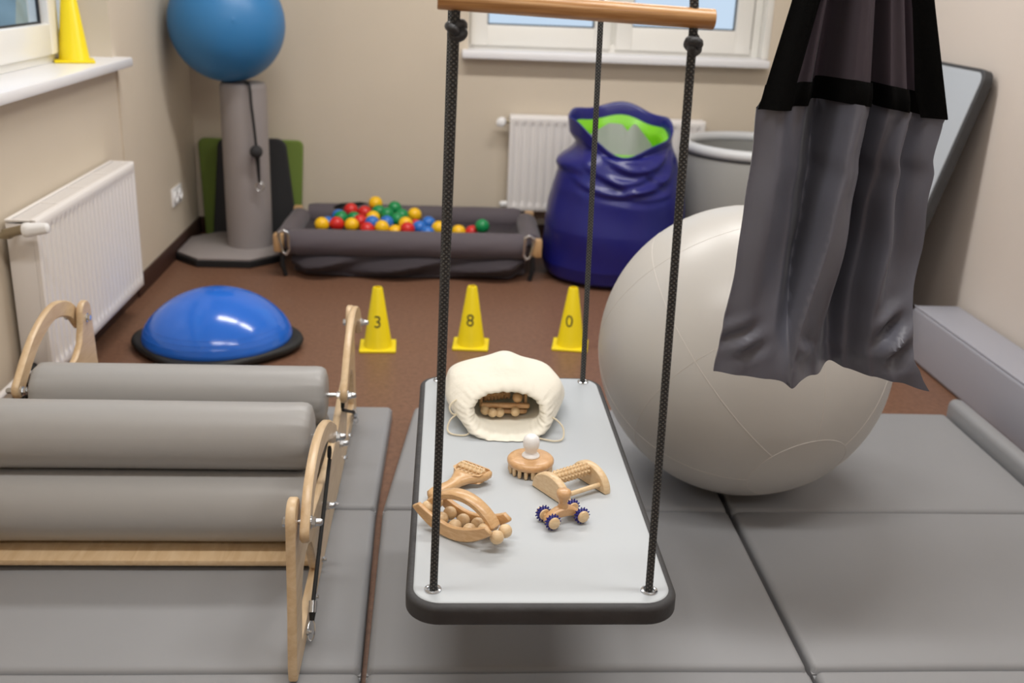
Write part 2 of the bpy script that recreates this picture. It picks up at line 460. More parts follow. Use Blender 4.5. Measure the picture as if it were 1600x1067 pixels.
# windows: fixed frame, two sashes with pane each, sill
def window(name, label, along, a0, a1, z0, z1, d_in, d_out, sashes, sillspec):
    """along 'x' (back wall) or 'y' (left wall); d_in / d_out: inner and outer plane of the frame."""
    w = bpy.data.objects.new(name, None); COL.objects.link(w)
    w['kind'] = 'structure'; w['label'] = label; w['category'] = 'window'
    w.location = ((a0 + a1) / 2, d_in, z0) if along == 'x' else (d_in, (a0 + a1) / 2, z0)
    def bx(bm, u0, u1, za, zb, da, db, r=.004):
        lo = (u0, min(da, db), za) if along == 'x' else (min(da, db), u0, za)
        hi = (u1, max(da, db), zb) if along == 'x' else (max(da, db), u1, zb)
        box(bm, lo, hi, r)
    sg = 1 if d_out > d_in else -1
    bm = NB(); t = .055
    bx(bm, a0, a0 + t, z0, z1, d_in, d_out); bx(bm, a1 - t, a1, z0, z1, d_in, d_out)
    bx(bm, a0 + t, a1 - t, z0, z0 + t, d_in, d_out); bx(bm, a0 + t, a1 - t, z1 - t, z1, d_in, d_out)
    mid = (sashes[0][1] + sashes[1][0]) / 2
    bx(bm, mid - .03, mid + .03, z0 + t, z1 - t, d_in + sg * .012, d_out)
    obj('window_frame', bm, M['white_pvc'], w)
    for s0, s1, bar, zb in sashes:
        f0, f1 = d_in - sg * .016, d_out - sg * .012
        bm = NB()
        zs0, zs1 = z0 + .03, z1 - .03
        bx(bm, s0, s0 + bar, zs0, zs1, f0, f1, .006); bx(bm, s1 - bar, s1, zs0, zs1, f0, f1, .006)
        bx(bm, s0 + bar - .002, s1 - bar + .002, zs0, zb, f0, f1, .006); bx(bm, s0 + bar - .002, s1 - bar + .002, zs1 - bar, zs1, f0, f1, .006)
        sash = obj('sash', bm, M['white_pvc'], w)
        bm = NB(); dm = (f0 + f1) / 2
        bx(bm, s0 + bar - .008, s1 - bar + .008, zb - .008, zs1 - bar + .008, dm - .003, dm + .003, 0)
        obj('pane', bm, M['glass'], sash)
        bm = NB(); g = .007
        for q in ((s0 + bar, s0 + bar + g, zb, zs1 - bar), (s1 - bar - g, s1 - bar, zb, zs1 - bar), (s0 + bar, s1 - bar, zb, zb + g), (s0 + bar, s1 - bar, zs1 - bar - g, zs1 - bar)):
            bx(bm, *q, dm - sg * .008, dm + sg * .002, 0)
        obj('gasket', bm, M['gasket'], sash)
        bm = NB(); bx(bm, s1 - bar * .62, s1 - bar * .38, z0 + .55, z0 + .66, f0, f0 - sg * .012, .004)
        bx(bm, s1 - bar * .6, s1 - bar * .4, z0 + .50, z0 + .63, f0 - sg * .03, f0 - sg * .045, .005)
        bx(bm, s1 - bar * .57, s1 - bar * .43, z0 + .60, z0 + .625, f0 - sg * .01, f0 - sg * .035, .003)
        obj('window_handle', bm, M['white_pvc'], sash)
    u0, u1, front, zt, th = sillspec
    bm = NB(); bx(bm, u0, u1, zt - th, zt, front, d_in + sg * .01, .008)
    obj('window_sill', bm, M['sill'], w)
    return w
window('window_1', 'white double window in the back wall above the radiator', 'x', .07, 1.625, .965, 2.25, 5.50, 5.57,
       [(.112, .83, .085, 1.097), (.855, 1.562, .085, 1.110)], (.069, 1.632, 5.335, .979, .040))
window('window_2', 'white window in the left wall above the radiator', 'y', 2.2, 4.19, .985, 2.25, -1.41, -1.48,
       [(2.25, 3.08, .09, 1.12), (3.12, 3.96, .09, 1.12)], (2.15, 4.245, -1.225, .985, .036))
# plastic corner strip on the right reveal of the back window
bm = NB(); box(bm, (BW1 - .012, YB - .006, .98), (BW1 + .022, YB + .08, BZ1), .004)
struct('trim_1', bm, M['white_pvc'], label='white corner strip beside the back window')
# the yard beyond the windows
bm = NB(); box(bm, (-14, -10, -.9), (-1.6, 20, -.8)); box(bm, (-1.6, 5.8, -.9), (14, 20, -.8))
struct('ground', bm, M['snow'], label='pale yard outside the windows')
bm = NB()
pts = [(4.5, 0), (5.5, .2), (6.5, -.2), (7.5, .1)]
loft(bm, [[V((-3.4 + .35 * cos(2 * pi * j / 24) * (1 + .15 * sin(3 * k + j)), 4.6 + k * .25, .25 + 1.0 * sin(2 * pi * j / 24) * (1 + .06 * sin(j * 2 + k)))) for j in range(24)] for k in range(30)])
tag(obj('hedge', bm, M['yard_hedge']), 'blurred grey green hedge seen through the left window', 'hedge')

# ------------------------------------------------------------------ radiators
def radiator(name, label, along, a0, a1, z0, z1, wall, front):
    """panel radiator with ribbed front; wall/front: coordinate of back and front face."""
    loc = ((a0 + a1) / 2, (wall + front) / 2, z0) if along == 'x' else ((wall + front) / 2, (a0 + a1) / 2, z0)
    t = thing(name, label, 'radiator', loc)
    def P(a, d, z): return V((a, d, z)) if along == 'x' else V((d, a, z))
    sg = 1 if front > wall else -1
    def bx(bm, u0, u1, da, db, za, zb, r=.003):
        p, q = P(u0, da, za), P(u1, db, zb)
        box(bm, [min(p[i], q[i]) for i in range(3)], [max(p[i], q[i]) for i in range(3)], r)
    # ribbed panels
    def panel(df):
        bm = NB()
        n = round((a1 - a0 - .03) / .04); pitch = (a1 - a0 - .03) / n
        us = [a0, a0 + .008]
        for i in range(n):
            b = a0 + .015 + i * pitch
            us += [b + pitch * k for k in (.18, .30, .42, .58, .70, .82)]
        us += [a1 - .008, a1]
        zs = [z0, z0 + .004, z0 + .02, z0 + .030, z0 + .038, z0 + .048, z0 + .06] + [lerp(z0 + .06, z1 - .06, i / 8) for i in range(1, 8)] + [z1 - .06, z1 - .048, z1 - .038, z1 - .03, z1 - .02, z1 - .004, z1]
        def dep(u, z):
            k = (u - a0 - .015) / pitch; f = k - math.floor(k)
            g = smooth((.36 - abs(f - .5)) / .2) if a0 + .015 < u < a1 - .015 else 0
            e = smooth((min(z - z0, z1 - z) - .026) / .022)
            edge = min(u - a0, a1 - u, z - z0, z1 - z)
            rd = .004 * (1 - smooth(edge / .004))
            return -.0075 * g * e - rd
        rings = [[P(u, df + sg * dep(u, z), z) for u in us] for z in zs]
        back = [[P(u, df - sg * .016, z) for u in us] for z in zs]
        loft(bm, [r + list(reversed(b)) for r, b in zip(rings, back)])
        return bm
    obj('front_panel', panel(front), M['radiator'], t, sharp=50)
    bm = NB(); bx(bm, a0 + .01, a1 - .01, wall, wall + sg * .014, z0 + .01, z1 - .008); obj('back_panel', bm, M['radiator'], t)
    # side covers
    for s in (0, 1):
        u = a0 if s == 0 else a1 - .006
        bm = NB(); u += .0006 if s == 0 else -.0006; bx(bm, u, u + .006, wall + sg * .004, front - sg * .0165, z0 + .015, z1 - .012, .002); obj('side_panel', bm, M['radiator'], t)
    # top grille: frame and louvre bars
    bm = NB(); zt = z1 - .006
    bx(bm, a0, a1, wall + sg * .002, wall + sg * .016, zt, zt + .008); bx(bm, a0, a1, front - sg * .022, front - sg * .01, zt, zt + .008)
    bx(bm, a0, a0 + .012, wall + sg * .01, front - sg * .018, zt, zt + .007); bx(bm, a1 - .012, a1, wall + sg * .01, front - sg * .018, zt, zt + .007)
    nb = 4
    for i in range(1, nb):
        u = lerp(a0, a1, i / nb); bx(bm, u - .006, u + .006, wall + sg * .01, front - sg * .018, zt, zt + .006, .001)
    m = 9
    for i in range(m):
        d = lerp(wall + sg * .018, front - sg * .024, (i + .5) / m)
        bx(bm, a0 + .01, a1 - .01, d - .0018, d + .0018, zt - .002, zt + .004, 0)
    obj('top_grille', bm, M['radiator'], t)
    bm = NB()
    for i in range(int((a1 - a0) / .02)):
        u = a0 + .02 + i * .02
        if u > a1 - .02: break
        bx(bm, u, u + .002, wall + sg * .016, front - sg * .018, z0 + .02, z1 - .02, 0)
    obj('convector_fins', bm, M['radiator_dark'], t)
    return t, P, sg
rl, P, sg = radiator('radiator', 'white ribbed radiator under the left window', 'y', 3.035, 4.03, .125, .616, -1.286, -1.19)
v = obj_v = NB()
tube(v, [P(3.035, -1.245, .585), P(2.975, -1.245, .585)], .009, 16); tube(v, [P(2.972, -1.262, .59), P(2.972, -1.205, .605)], .014, 16)
tube(v, [P(2.972, -1.245, .585), P(2.972, -1.278, .585)], .010, 16)
vb = obj('valve_body', v, M['nickel'], rl)
v = NB(); lathe(v, [(.0, 0), (.019, 0), (.021, .004), (.021, .018), (.019, .022), (.017, .055), (.015, .068), (.010, .072), (0, .073)], P(2.972, -1.205, .602), 28, axis=(1, 0, .12))
obj('thermostat_head', v, M['white_plastic'], vb)
v = NB(); tube(v, [P(3.04, -1.25, .16), P(2.98, -1.25, .16), P(2.93, -1.25, .165), P(2.70, -1.25, .165)], .010, 14)
obj('pipe', v, M['radiator'], rl)
v = NB(); cyl(v, P(3.035, -1.25, .16), P(2.99, -1.25, .16), .014, 18, .003)
obj('pipe_collar', v, M['gasket'], rl)
rb, P, sg = radiator('radiator', 'white ribbed radiator under the back window, behind the blue sack', 'x', .32, 1.33, .173, .664, 5.41, 5.325)
v = NB(); tube(v, [P(.32, 5.36, .632), P(.285, 5.36, .632), P(.285, 5.345, .632)], .009, 16); vb = obj('valve_body', v, M['nickel'], rb)
v = NB(); lathe(v, [(0, 0), (.019, 0), (.024, .006), (.025, .03), (.022, .05), (.012, .056), (0, .057)], P(.283, 5.365, .632), 28, axis=(-.25, -1, 0)); obj('thermostat_head', v, M['white_plastic'], vb)
v = NB(); lathe(v, [(0, 0), (.015, 0), (.017, .01), (.016, .035), (.009, .042), (0, .043)], P(.322, 5.36, .205), 24, axis=(-1, -.3, 0)); obj('drain_cap', v, M['white_plastic'], rb)
v = NB()
for dx in (.40, .45):
    tube(v, [P(dx, 5.36, .19), P(dx, 5.36, .13), P(dx, 5.36, .0)], .008, 14); cyl(v, P(dx, 5.36, .15), P(dx, 5.36, .172), .014, 18, .003)
obj('pipe', v, M['radiator'], rb)

# wall socket
t = thing('wall_socket', 'white double wall socket on the left wall near the corner', 'socket', (XL, 4.99, .285))
bm = NB(); box(bm, (XL, 4.895, .243), (XL + .010, 5.065, .33), .004); obj('cover_plate', bm, M['white_plastic'], t)
for y in (4.938, 5.022):
    bm = NB(); lathe(bm, [(0, .010), (.026, .010), (.028, .014), (.026, .017), (.022, .017), (.020, .012), (0, .012)], (XL, y, .286), 28, axis=(1, 0, 0)); s = obj('socket_outlet', bm, M['white_plastic'], t)
    bm = NB()
    for dz in (-.009, .009): cyl(bm, (XL + .0118, y + dz, .286), (XL + .0135, y + dz, .286), .003, 12)
    obj('pin_hole', bm, M['gasket'], s)

# ------------------------------------------------------------------ floor mats
def mat_wrinkle(p): return .0012 * sin(7 * p.x + 3 * p.y) * sin(5 * p.y - 2 * p.x)
def folding_mat(label, xs):
    """xs: (left, right) at the four seam lines near to far."""
    ys = [1.055, 1.714, 2.369, 3.03]
    t = thing('folding_mat', label, 'exercise mat', ((xs[0][0] + xs[0][1]) / 2, 2.05, 0), group='grey folding mats on the floor')
    for i in range(3):
        g = .0022
        bm = NB()
        pad(bm, [(xs[i][0], ys[i] + g), (xs[i][1], ys[i] + g), (xs[i + 1][0 + 1], ys[i + 1] - g), (xs[i + 1][0], ys[i + 1] - g)], .001, .046, .016, .004, 14, mat_wrinkle)
        obj('mat_panel', bm, M['mat_vinyl'], t)
    return t
folding_mat('grey folding mat under the wooden roller frame', [(-1.04, -.148), (-1.04, -.152), (-1.04, -.166), (-1.04, -.158)])
folding_mat('grey folding mat under the hanging platform swing', [(-.137, .750), (-.141, .750), (-.148, .752), (-.088, .755)])
folding_mat('grey folding mat on the right, between large ball and bolster', [(.759, 1.645), (.760, 1.645), (.764, 1.645), (.768, 1.645)])

# bolster, strip and leaning board on the right
t = thing('bolster', 'long grey square bolster lying along the right wall', 'bolster', (1.9, 2.6, 0))
bm = NB()
prof = [(1.80, 0), (1.985, 0), (1.985, .208), (1.80, .208)]
def rect_ring(y, k):
    out = []
    for p in rr(1.893, .104, .093 - k, .104 - k, .018, 0, 5): out.append(V((p.x, y, p.y)))
    return out
loft(bm, [rect_ring(1.50, .016), rect_ring(1.505, .005), rect_ring(1.515, 0)] + [rect_ring(lerp(1.515, 3.685, i / 20), 0) for i in range(1, 20)] + [rect_ring(3.685, 0), rect_ring(3.696, .005), rect_ring(3.70, .016)])
obj('cushion', bm, M['bolster_vinyl'], t)
bm = NB(); tube(bm, [(1.801, 3.694, .02), (1.801, 3.694, .19)], .0025, 8); tube(bm, [(1.805, 1.52, .207), (1.805, 3.69, .207)], .003, 8)
obj('piping', bm, M['bolster_vinyl'], t)
t = thing('mat_strip', 'slim padded grey strip lying between the right mat and bolster', 'padded strip', (1.69, 2.3, 0))
bm = NB(); ys = [1.2, 1.205, 1.22] + [lerp(1.22, 3.03, i / 14) for i in range(1, 14)] + [3.03, 3.045, 3.05]
def strip_ring(y, k): return [V((p.x, y, p.y)) for p in rr(1.682, .046, .026 - k, .046 - k, .022, 0, 5)]
loft(bm, [strip_ring(y, {0: .012, 1: .004, 2: 0, 16: 0, 17: .004, 18: .012}.get(i, 0)) for i, y in enumerate(ys)])
obj('padded_body', bm, M['mat_vinyl'], t)
bm = NB(); box(bm, (1.655, 2.55, .004), (1.6575, 2.62, .03), .001); obj('hook_tape', bm, M['black'], t, label='black fastening tape')

t = thing('swing_platform', 'pale grey swing platform leaning upright against the right wall', 'swing platform', (1.72, 4.1, 0))
A = V((1.695, 0, .005)); B = V((1.985, 0, 1.075)); d = (B - A).normalized(); nrm = V((-d.z, 0, d.x))
A = A + nrm * .0
L = (B - A).length
def LB(u, v, h): return A + d * u + V((0, v, 0)) + nrm * h
def lean_slab(hx, hy, rad, h0, h1, r0, r1):
    bm = NB(); slab(bm, L / 2, 4.09, hx, hy, rad, h0, h1, r0, r1, 8)
    for v in bm.verts: v.co = LB(v.co.x, v.co.y, v.co.z)
    return bm
obj('rim', lean_slab(L / 2, .345, .05, 0, .040, .006, .006), M['board_rim'], t, label='charcoal edge')
obj('pad', lean_slab(L / 2 - .014, .331, .04, .034, .0425, .001, .003), M['board_pad_darker'], t)
for u in (.08, L - .08):
    for y in (3.82, 4.36):
        bm = NB(); p = LB(u, y, -.012); hexnut(bm, p, nrm, .012, .012); obj('rope_fitting', bm, M['black'], t)

# ------------------------------------------------------------------ large grey ball
t = thing('exercise_ball', 'large pearl grey exercise ball resting on mats behind the cocoon swing', 'exercise ball', (.792, 2.534, .05))
bc, br = V((.792, 2.534, .432)), .381
bm = NB(); ball(bm, bc, br, 96, 64); obj('ball_shell', bm, M['ball_grey'], t)
# moulded seam lines: a ring about a pole low on the near side, meridians leaving it
pole = V((.22, -.80, -.56)).normalized(); a, b = frame_of(pole)
bm = NB()
def sph(th, ph): return bc + (pole * cos(th) + (a * cos(ph) + b * sin(ph)) * sin(th)) * (br - .0003)
tube(bm, [sph(.34, 2 * pi * i / 60) for i in range(61)], .0011, 6)
for k in range(7):
    ph = 2 * pi * (k + .3) / 7
    tube(bm, [sph(lerp(.34, 2.6, i / 40), ph) for i in range(41)], .0011, 6)
for th in (1.15, 1.9):
    tube(bm, [sph(th, 2 * pi * i / 90) for i in range(91)], .0009, 6)
obj('seam_lines', bm, M['seam_grey'], t)

# ------------------------------------------------------------------ blue ball on the post
t = thing('exercise_ball', 'blue exercise ball sitting on top of the grey post in the corner', 'exercise ball', (-1.01, 5.0, .823))
bm = NB(); ball(bm, (-1.01, 5.0, 1.085), .261, 72, 48); obj('ball_shell', bm, M['ball_blue'], t)
bm = NB()
lathe(bm, [(.012, 0), (.013, .002), (.006, .0035), (.0, .0035)], V((-1.01, 5.0, 1.085)) + V((.3, -.95, .1)).normalized() * .2595, 20, axis=(.3, -.95, .1))
obj('valve_plug', bm, M['ball_blue'], t)

t = thing('padded_post', 'grey padded post on an octagonal base standing in the corner', 'post', (-.97, 5.02, 0))
def octa(k, z, cx=-1.03, cy=5.0, hx=.245, hy=.265, c=.12):
    hx -= k; hy -= k
    return [V((cx + x, cy + y, z)) for x, y in ((hx, hy - c), (hx - c, hy), (-hx + c, hy), (-hx, hy - c), (-hx, -hy + c), (-hx + c, -hy), (hx - c, -hy), (hx, -hy + c))]
bm = NB(); loft(bm, [octa(.004, 0), octa(0, .004), octa(0, .030), octa(.004, .034)]); obj('base_edge', bm, M['black'], t, label='black base rim')
bm = NB(); loft(bm, [octa(.006, .033), octa(.005, .042), octa(.009, .046)]); obj('base_pad', bm, M['station_grey'], t)
bm = NB(); lathe(bm, [(.0, .045), (.108, .045), (.108, .793), (.106, .810), (.098, .820), (.08, .8225), (0, .823)], (-.955, 5.02, 0), 48); obj('post_pad', bm, M['station_grey'], t)
t = thing('bungee_cord', 'black cord with stopper ball and steel ring hanging down the grey post', 'cord', (-.93, 4.9, .815))
bm = NB(); tube(bm, [(-.928, 4.940, .8305), (-.912, 4.918, .829), (-.904, 4.905, .82), (-.900, 4.897, .79), (-.898, 4.895, .74), (-.888, 4.893, .62), (-.883, 4.894, .54)], .0065, 10); obj('cord', bm, M['black_cord'], t)
bm = NB(); ball(bm, (-.882, 4.882, .522), .03, 24, 16); obj('stopper_ball', bm, M['dark_foam'], t)
bm = NB(); tube(bm, [(-.88, 4.89, .5), (-.878, 4.893, .45), (-.876, 4.893, .375)], [.012, .009, .006], 10); obj('strap', bm, M['black_cord'], t)
bm = NB(); tube(bm, [V((-.876 + .019 * sin(2 * pi * i / 24), 4.893, .355 + .02 * cos(2 * pi * i / 24))) for i in range(25)], .004, 8); obj('ring', bm, M['chrome'], t)

# foam boards leaning on the back wall
def lean_board(name, label, cat, pts, y0, lean, th, m):
    t = thing(name, label, cat, (sum(p[0] for p in pts) / len(pts), y0, 0))
    bm = NB(); prism(bm, pts, lambda u, v, s: V((u, y0 + s + v * lean, v + .002)), 0, th, bev=.006)
    obj('foam_board', bm, m, t); return t
def rrp(x0, x1, x2, x3, h, r):
    """trapezoid with rounded top corners: bottom x0..x1, top x2..x3."""
    out = [(x0, 0), (x1, 0)]
    for i in range(7):
        a_ = pi / 2 * i / 6; out.append((x3 - r + r * cos(a_), h - r + r * sin(a_)))
    for i in range(7):
        a_ = pi / 2 + pi / 2 * i / 6; out.append((x2 + r + r * cos(a_), h - r + r * sin(a_)))
    return out
lean_board('foam_mat', 'green foam mat leaning against the back wall, behind the black mat', 'foam mat', rrp(-1.245, -.755, -1.262, -.735, .497, .03), 5.355, .04, .03, M['green_foam'])
lean_board('foam_mat', 'black tapered foam mat leaning between the green mat and grey post', 'foam mat', rrp(-1.195, -.76, -1.155, -.81, .512, .05), 5.29, .05, .032, M['dark_foam'])

# ------------------------------------------------------------------ half ball trainer
t = thing('balance_dome', 'shiny blue half ball trainer on a black base on the floor', 'balance trainer', (-.835, 3.68, 0))
bm = NB()
def bosu_ring(k, z, n=72):
    out = []
    for j in range(n):
        th = 2 * pi * j / n; e = 3.0
        r = 1.0 / ((abs(cos(th)) ** e + abs(sin(th)) ** e) ** (1 / e))
        r = (.280 - k) * r
        out.append(V((r * cos(th), r * sin(th), z)))
    return out
loft(bm, [bosu_ring(.05, 0), bosu_ring(.02, .004), bosu_ring(.004, .016), bosu_ring(0, .028), bosu_ring(.004, .038), bosu_ring(.016, .042), bosu_ring(.03, .040)])
rm = Matrix.Rotation(radians(42), 4, 'Z')
bm.transform(Matrix.Translation((-.835, 3.68, 0)) @ rm); obj('platform', bm, M['bosu_base'], t, sharp=60)
bm = NB()
pr = [(.02, .03), (.262, .03), (.268, .036), (.271, .045), (.270, .055)] + [(.269 * sqrt(1 - q ** 1.45), .055 + .165 * q) for q in [.02 + i * .97 / 30 for i in range(31)]] + [(.012, .2195), (.011, .222), (.0, .222)]
lathe(bm, pr, (-.835, 3.68, 0), 80); obj('dome', bm, M['bosu_blue'], t, sharp=60)
bm = NB()
for h in (.072, .088, .104):
    rr_ = .269 * sqrt(1 - ((h - .055) / .165) ** 1.45) - .0005
    tube(bm, [(-.835 + rr_ * cos(2 * pi * i / 72), 3.68 + rr_ * sin(2 * pi * i / 72), h) for i in range(73)], .0013, 6)
obj('moulded_rings', bm, M['bosu_blue'], t)

# ------------------------------------------------------------------ yellow cones
def cone_shape(root, hh=.237):
    bm = NB()
    slab(bm, 0, 0, .068, .068, .006, 0, .009, .002, .003, 3)
    obj('base_flange', bm, M['cone'], root, local=True)
    bm = NB()
    R0, R1 = .053, .0185
    lathe(bm, [(R0 + .002, .008), (R0, .011), (R1, hh - .004), (R1 - .003, hh), (.012, hh), (.0118, hh - .02), (.0, hh - .02)], (0, 0, 0), 48)
    obj('cone_body', bm, M['cone'], root, local=True)
    return R0, R1, hh
def digit_mesh(ch, size):
    cu = bpy.data.curves.new('digit', 'FONT'); cu.body = ch; cu.size = size; cu.align_x = 'CENTER'; cu.align_y = 'CENTER'
    cu.resolution_u = 6
    o = bpy.data.objects.new('digit_tmp', cu); COL.objects.link(o)
    dg = bpy.context.evaluated_depsgraph_get(); dg.update()
    me = bpy.data.meshes.new_from_object(o.evaluated_get(dg))
    bpy.data.objects.remove(o); bpy.data.curves.remove(cu)
    bm = bmesh.new(); bm.from_mesh(me); bpy.data.meshes.remove(me)
    bmesh.ops.subdivide_edges(bm, edges=[e for e in bm.edges if e.calc_length() > .006], cuts=2)
    bmesh.ops.triangulate(bm, faces=bm.faces)
    xs = [v.co.x for v in bm.verts]; ys = [v.co.y for v in bm.verts]
    cx, cy = (min(xs) + max(xs)) / 2, (min(ys) + max(ys)) / 2
    for v in bm.verts: v.co.x -= cx; v.co.y -= cy
    return bm
def numbered_cone(ch, label, x, y, rz, off=0.0):
    t = thing('marker_cone', label, 'cone', (x, y, 0), rz, group='numbered yellow marker cones in a row')
    R0, R1, hh = cone_shape(t)
    bm = digit_mesh(ch, .064)
    zc = .113
    for v in bm.verts:
        z = zc + v.co.y
        r = lerp(R0, R1, (z - .011) / (hh - .015)) + .0006
        th = -pi / 2 + (v.co.x + off) / r
        v.co = V((r * cos(th), r * sin(th), z))
    obj('number', bm, M['number'], t, local=True, label='grey number ' + ch)
    return t
numbered_cone('3', 'yellow marker cone with the number 3', -.246, 3.692, radians(2), .0)
numbered_cone('8', 'yellow marker cone with the number 8', .105, 3.73, radians(-4), -.003)
numbered_cone('0', 'yellow marker cone with the number 0', .489, 3.74, radians(-9), -.008)
t = thing('marker_cone', 'yellow marker cone standing on the left window sill', 'cone', (-1.352, 3.96, .9855), radians(20))
cone_shape(t, .29)
for ch_ in t.children: pass

# ------------------------------------------------------------------ ball pool
t = thing('ball_pool', 'dark grey cloth ball pool with padded rails lying by the back wall', 'ball pool', (-.17, 4.92, 0))
RZ = .155
def padroll(name, p, q, r):
    p, q = V(p), V(q); dd = (q - p).normalized(); LL = (q - p).length; a_, b_ = frame_of(dd); n = 32
    rings = []
    K = 30
    for i in range(K + 1):
        s = LL * i / K; e = min(s, LL - s)
        k = r * (1 - .10 * (1 - smooth(e / .02)))
        rings.append([p + dd * s + (a_ * cos(2 * pi * j / n) + b_ * sin(2 * pi * j / n)) * (k * (1 + .015 * sin(3 * s * 9 + j * .7))) for j in range(n)])
    bm = NB(); loft(bm, rings); return obj(name, bm, M['pit_cloth'], t)
padroll('padded_rail', (-.705, 4.65, RZ), (.375, 4.65, RZ), .061)
padroll('padded_rail', (-.69, 5.21, RZ), (.38, 5.21, RZ), .061)
padroll('padded_rail', (-.735, 4.70, RZ), (-.725, 5.16, RZ), .050)
padroll('padded_rail', (.405, 4.70, RZ), (.41, 5.16, RZ), .050)
for (x, y) in ((-.755, 4.64), (.425, 4.64), (-.745, 5.225), (.43, 5.225)):
    bm = NB(); box(bm, (x - .022, y - .024, RZ - .042), (x + .022, y + .024, RZ + .042), .006); obj('corner_block', bm, M['birch_edge'], t, label='wooden end block')
for (x, y, s) in ((-.725, 4.585, 1), (.385, 4.585, -1)):
    bm = NB()
    pts = [(-.020, .048), (.002, .060), (.022, .048), (.026, -.030), (.012, -.052), (-.004, -.040), (-.020, .03), (-.020, .048)]
    P3 = []
    for i in range(len(pts) - 1):
        for k in range(5): P3.append((lerp(pts[i][0], pts[i + 1][0], k / 5), lerp(pts[i][1], pts[i + 1][1], k / 5)))
    P3.append(pts[-1])
    tube(bm, [(x + s * u, y - .008 + .25 * (RZ + .01 - (RZ + w)) * 0, RZ + .012 + w) for u, w in P3], .0068, 8)
    obj('carabiner', bm, M['chrome'], t, label='steel snap hook')
# hanging cloth below the front rail (sagging to the floor), with folds
bm = NB(); rows = []
for j in range(13):
    v_ = j / 12
    row = []
    for i in range(91):
        u = i / 90; x = lerp(-.70, .37, u)
        f = .022 * sin(6 * pi * u + 3.0 * v_ + 1.2 * sin(5 * u)) + .012 * sin(17 * u + 6 * v_)
        y = 4.635 - .055 * sin(pi * min(1, v_ * 1.1) * .9) + f * sin(pi * v_)
        ed = smooth(min(u, 1 - u) / .07)
        z = lerp(.115, .004 + .035 * (1 - ed) + .006 * (1 + sin(9 * u + 1)), v_)
        row.append(V((x, y + .035 * (1 - ed), z)))
    rows.append(row)
loft(bm, rows, closed=False)
bmesh.ops.solidify(bm, geom=bm.faces, thickness=.004)
obj('hanging_cloth', bm, M['pit_cloth'], t)
bm = NB(); rows = []
for j in range(25):
    v_ = j / 24
    row = []
    for i in range(61):
        u = i / 60
        e = min(u * 1.14, (1 - u) * 1.14, v_ * .55, (1 - v_) * .55)
        z = lerp(RZ + .005, .128, smooth(e / .09)) - .005 * sin(7 * u * pi) * sin(3 * pi * v_)
        row.append(V((lerp(-.725, .40, u), lerp(4.66, 5.2, v_), z)))
    rows.append(row)
loft(bm, rows, closed=False); bmesh.ops.solidify(bm, geom=bm.faces, thickness=.004)
obj('liner', bm, M['pit_cloth'], t)
bm = NB(); box(bm, (-.70, 4.70, .002), (.38, 5.16, .03), .012); obj('cloth_base', bm, M['pit_cloth'], t)
for (x, y, dx) in ((-.735, 4.62, -1), (.405, 4.62, 1)):
    bm = NB(); tube(bm, [(x, y, .12), (x + .004 * dx, y - .004, .06), (x - .01 * dx, y, .006)], [.010, .012, .010], 10); obj('strap', bm, M['black'], t)
# dark sling straps lying over the back rail
for pts in ([(-.56, 5.18, .20), (-.52, 5.16, .222), (-.47, 5.165, .224), (-.43, 5.20, .222), (-.40, 5.25, .205)],):
    bm = NB(); tube(bm, pts, .009, 8); obj('strap', bm, M['black'], t)

BR = .0345
play = [  # colour, x, y, z (centres read off the heap)
('yellow', -.571, 4.80, .205), ('blue', -.546, 4.87, .197), ('red', -.507, 4.81, .205), ('green', -.500, 4.90, .212), ('blue', -.499, 4.955, .212),
('yellow', -.450, 4.81, .203), ('green', -.444, 4.91, .206), ('red', -.450, 4.98, .226), ('red', -.391, 4.99, .224), ('red', -.401, 4.87, .206),
('red', -.360, 4.79, .195), ('yellow', -.344, 5.03, .252), ('green', -.328, 4.97, .226), ('yellow', -.346, 4.91, .216), ('blue', -.346, 4.83, .207),
('yellow', -.292, 4.79, .200), ('blue', -.272, 4.85, .207), ('green', -.285, 4.95, .224), ('green', -.245, 5.00, .240), ('green', -.243, 4.92, .216),
('green', -.205, 4.95, .218), ('yellow', -.172, 4.97, .217), ('yellow', -.190, 4.86, .203), ('red', -.178, 4.79, .196), ('blue', -.130, 4.81, .195),
('blue', -.086, 4.87, .203), ('blue', -.080, 4.79, .186), ('yellow', -.040, 4.80, .194), ('green', .015, 4.86, .172), ('yellow', .062, 4.86, .170),
('red', .122, 4.86, .170), ('green', .165, 4.85, .197), ('yellow', -.235, 4.81, .185), ('red', -.145, 4.88, .187)]
C_ = [V(p[1:]) for p in play]
O_ = [c.copy() for c in C_]
for it in range(120):
    for i in range(len(C_)):
        for j in range(i + 1, len(C_)):
            dd = C_[i] - C_[j]; l = dd.length
            if l < 2 * BR + .0006:
                # part them mostly in depth so that the heap keeps its outline
                g = V((dd.x * .6, dd.y * 1.6 + (1e-4 if i % 2 else -1e-4), dd.z * .5))
                if g.length < 1e-6: g = V((0, 1, 0))
                g.normalize(); push = (2 * BR + .0006 - l) * .5
                C_[i] += g * push; C_[j] -= g * push
    for c in C_:
        c.y = max(4.752, min(5.11, c.y)); c.z = max(.128 + BR + .002, c.z); c.x = max(-.63, min(.32, c.x))
words = ['first', 'second', 'third', 'fourth', 'fifth', 'sixth', 'seventh', 'eighth', 'ninth', 'tenth', 'eleventh', 'twelfth']
protos = {}
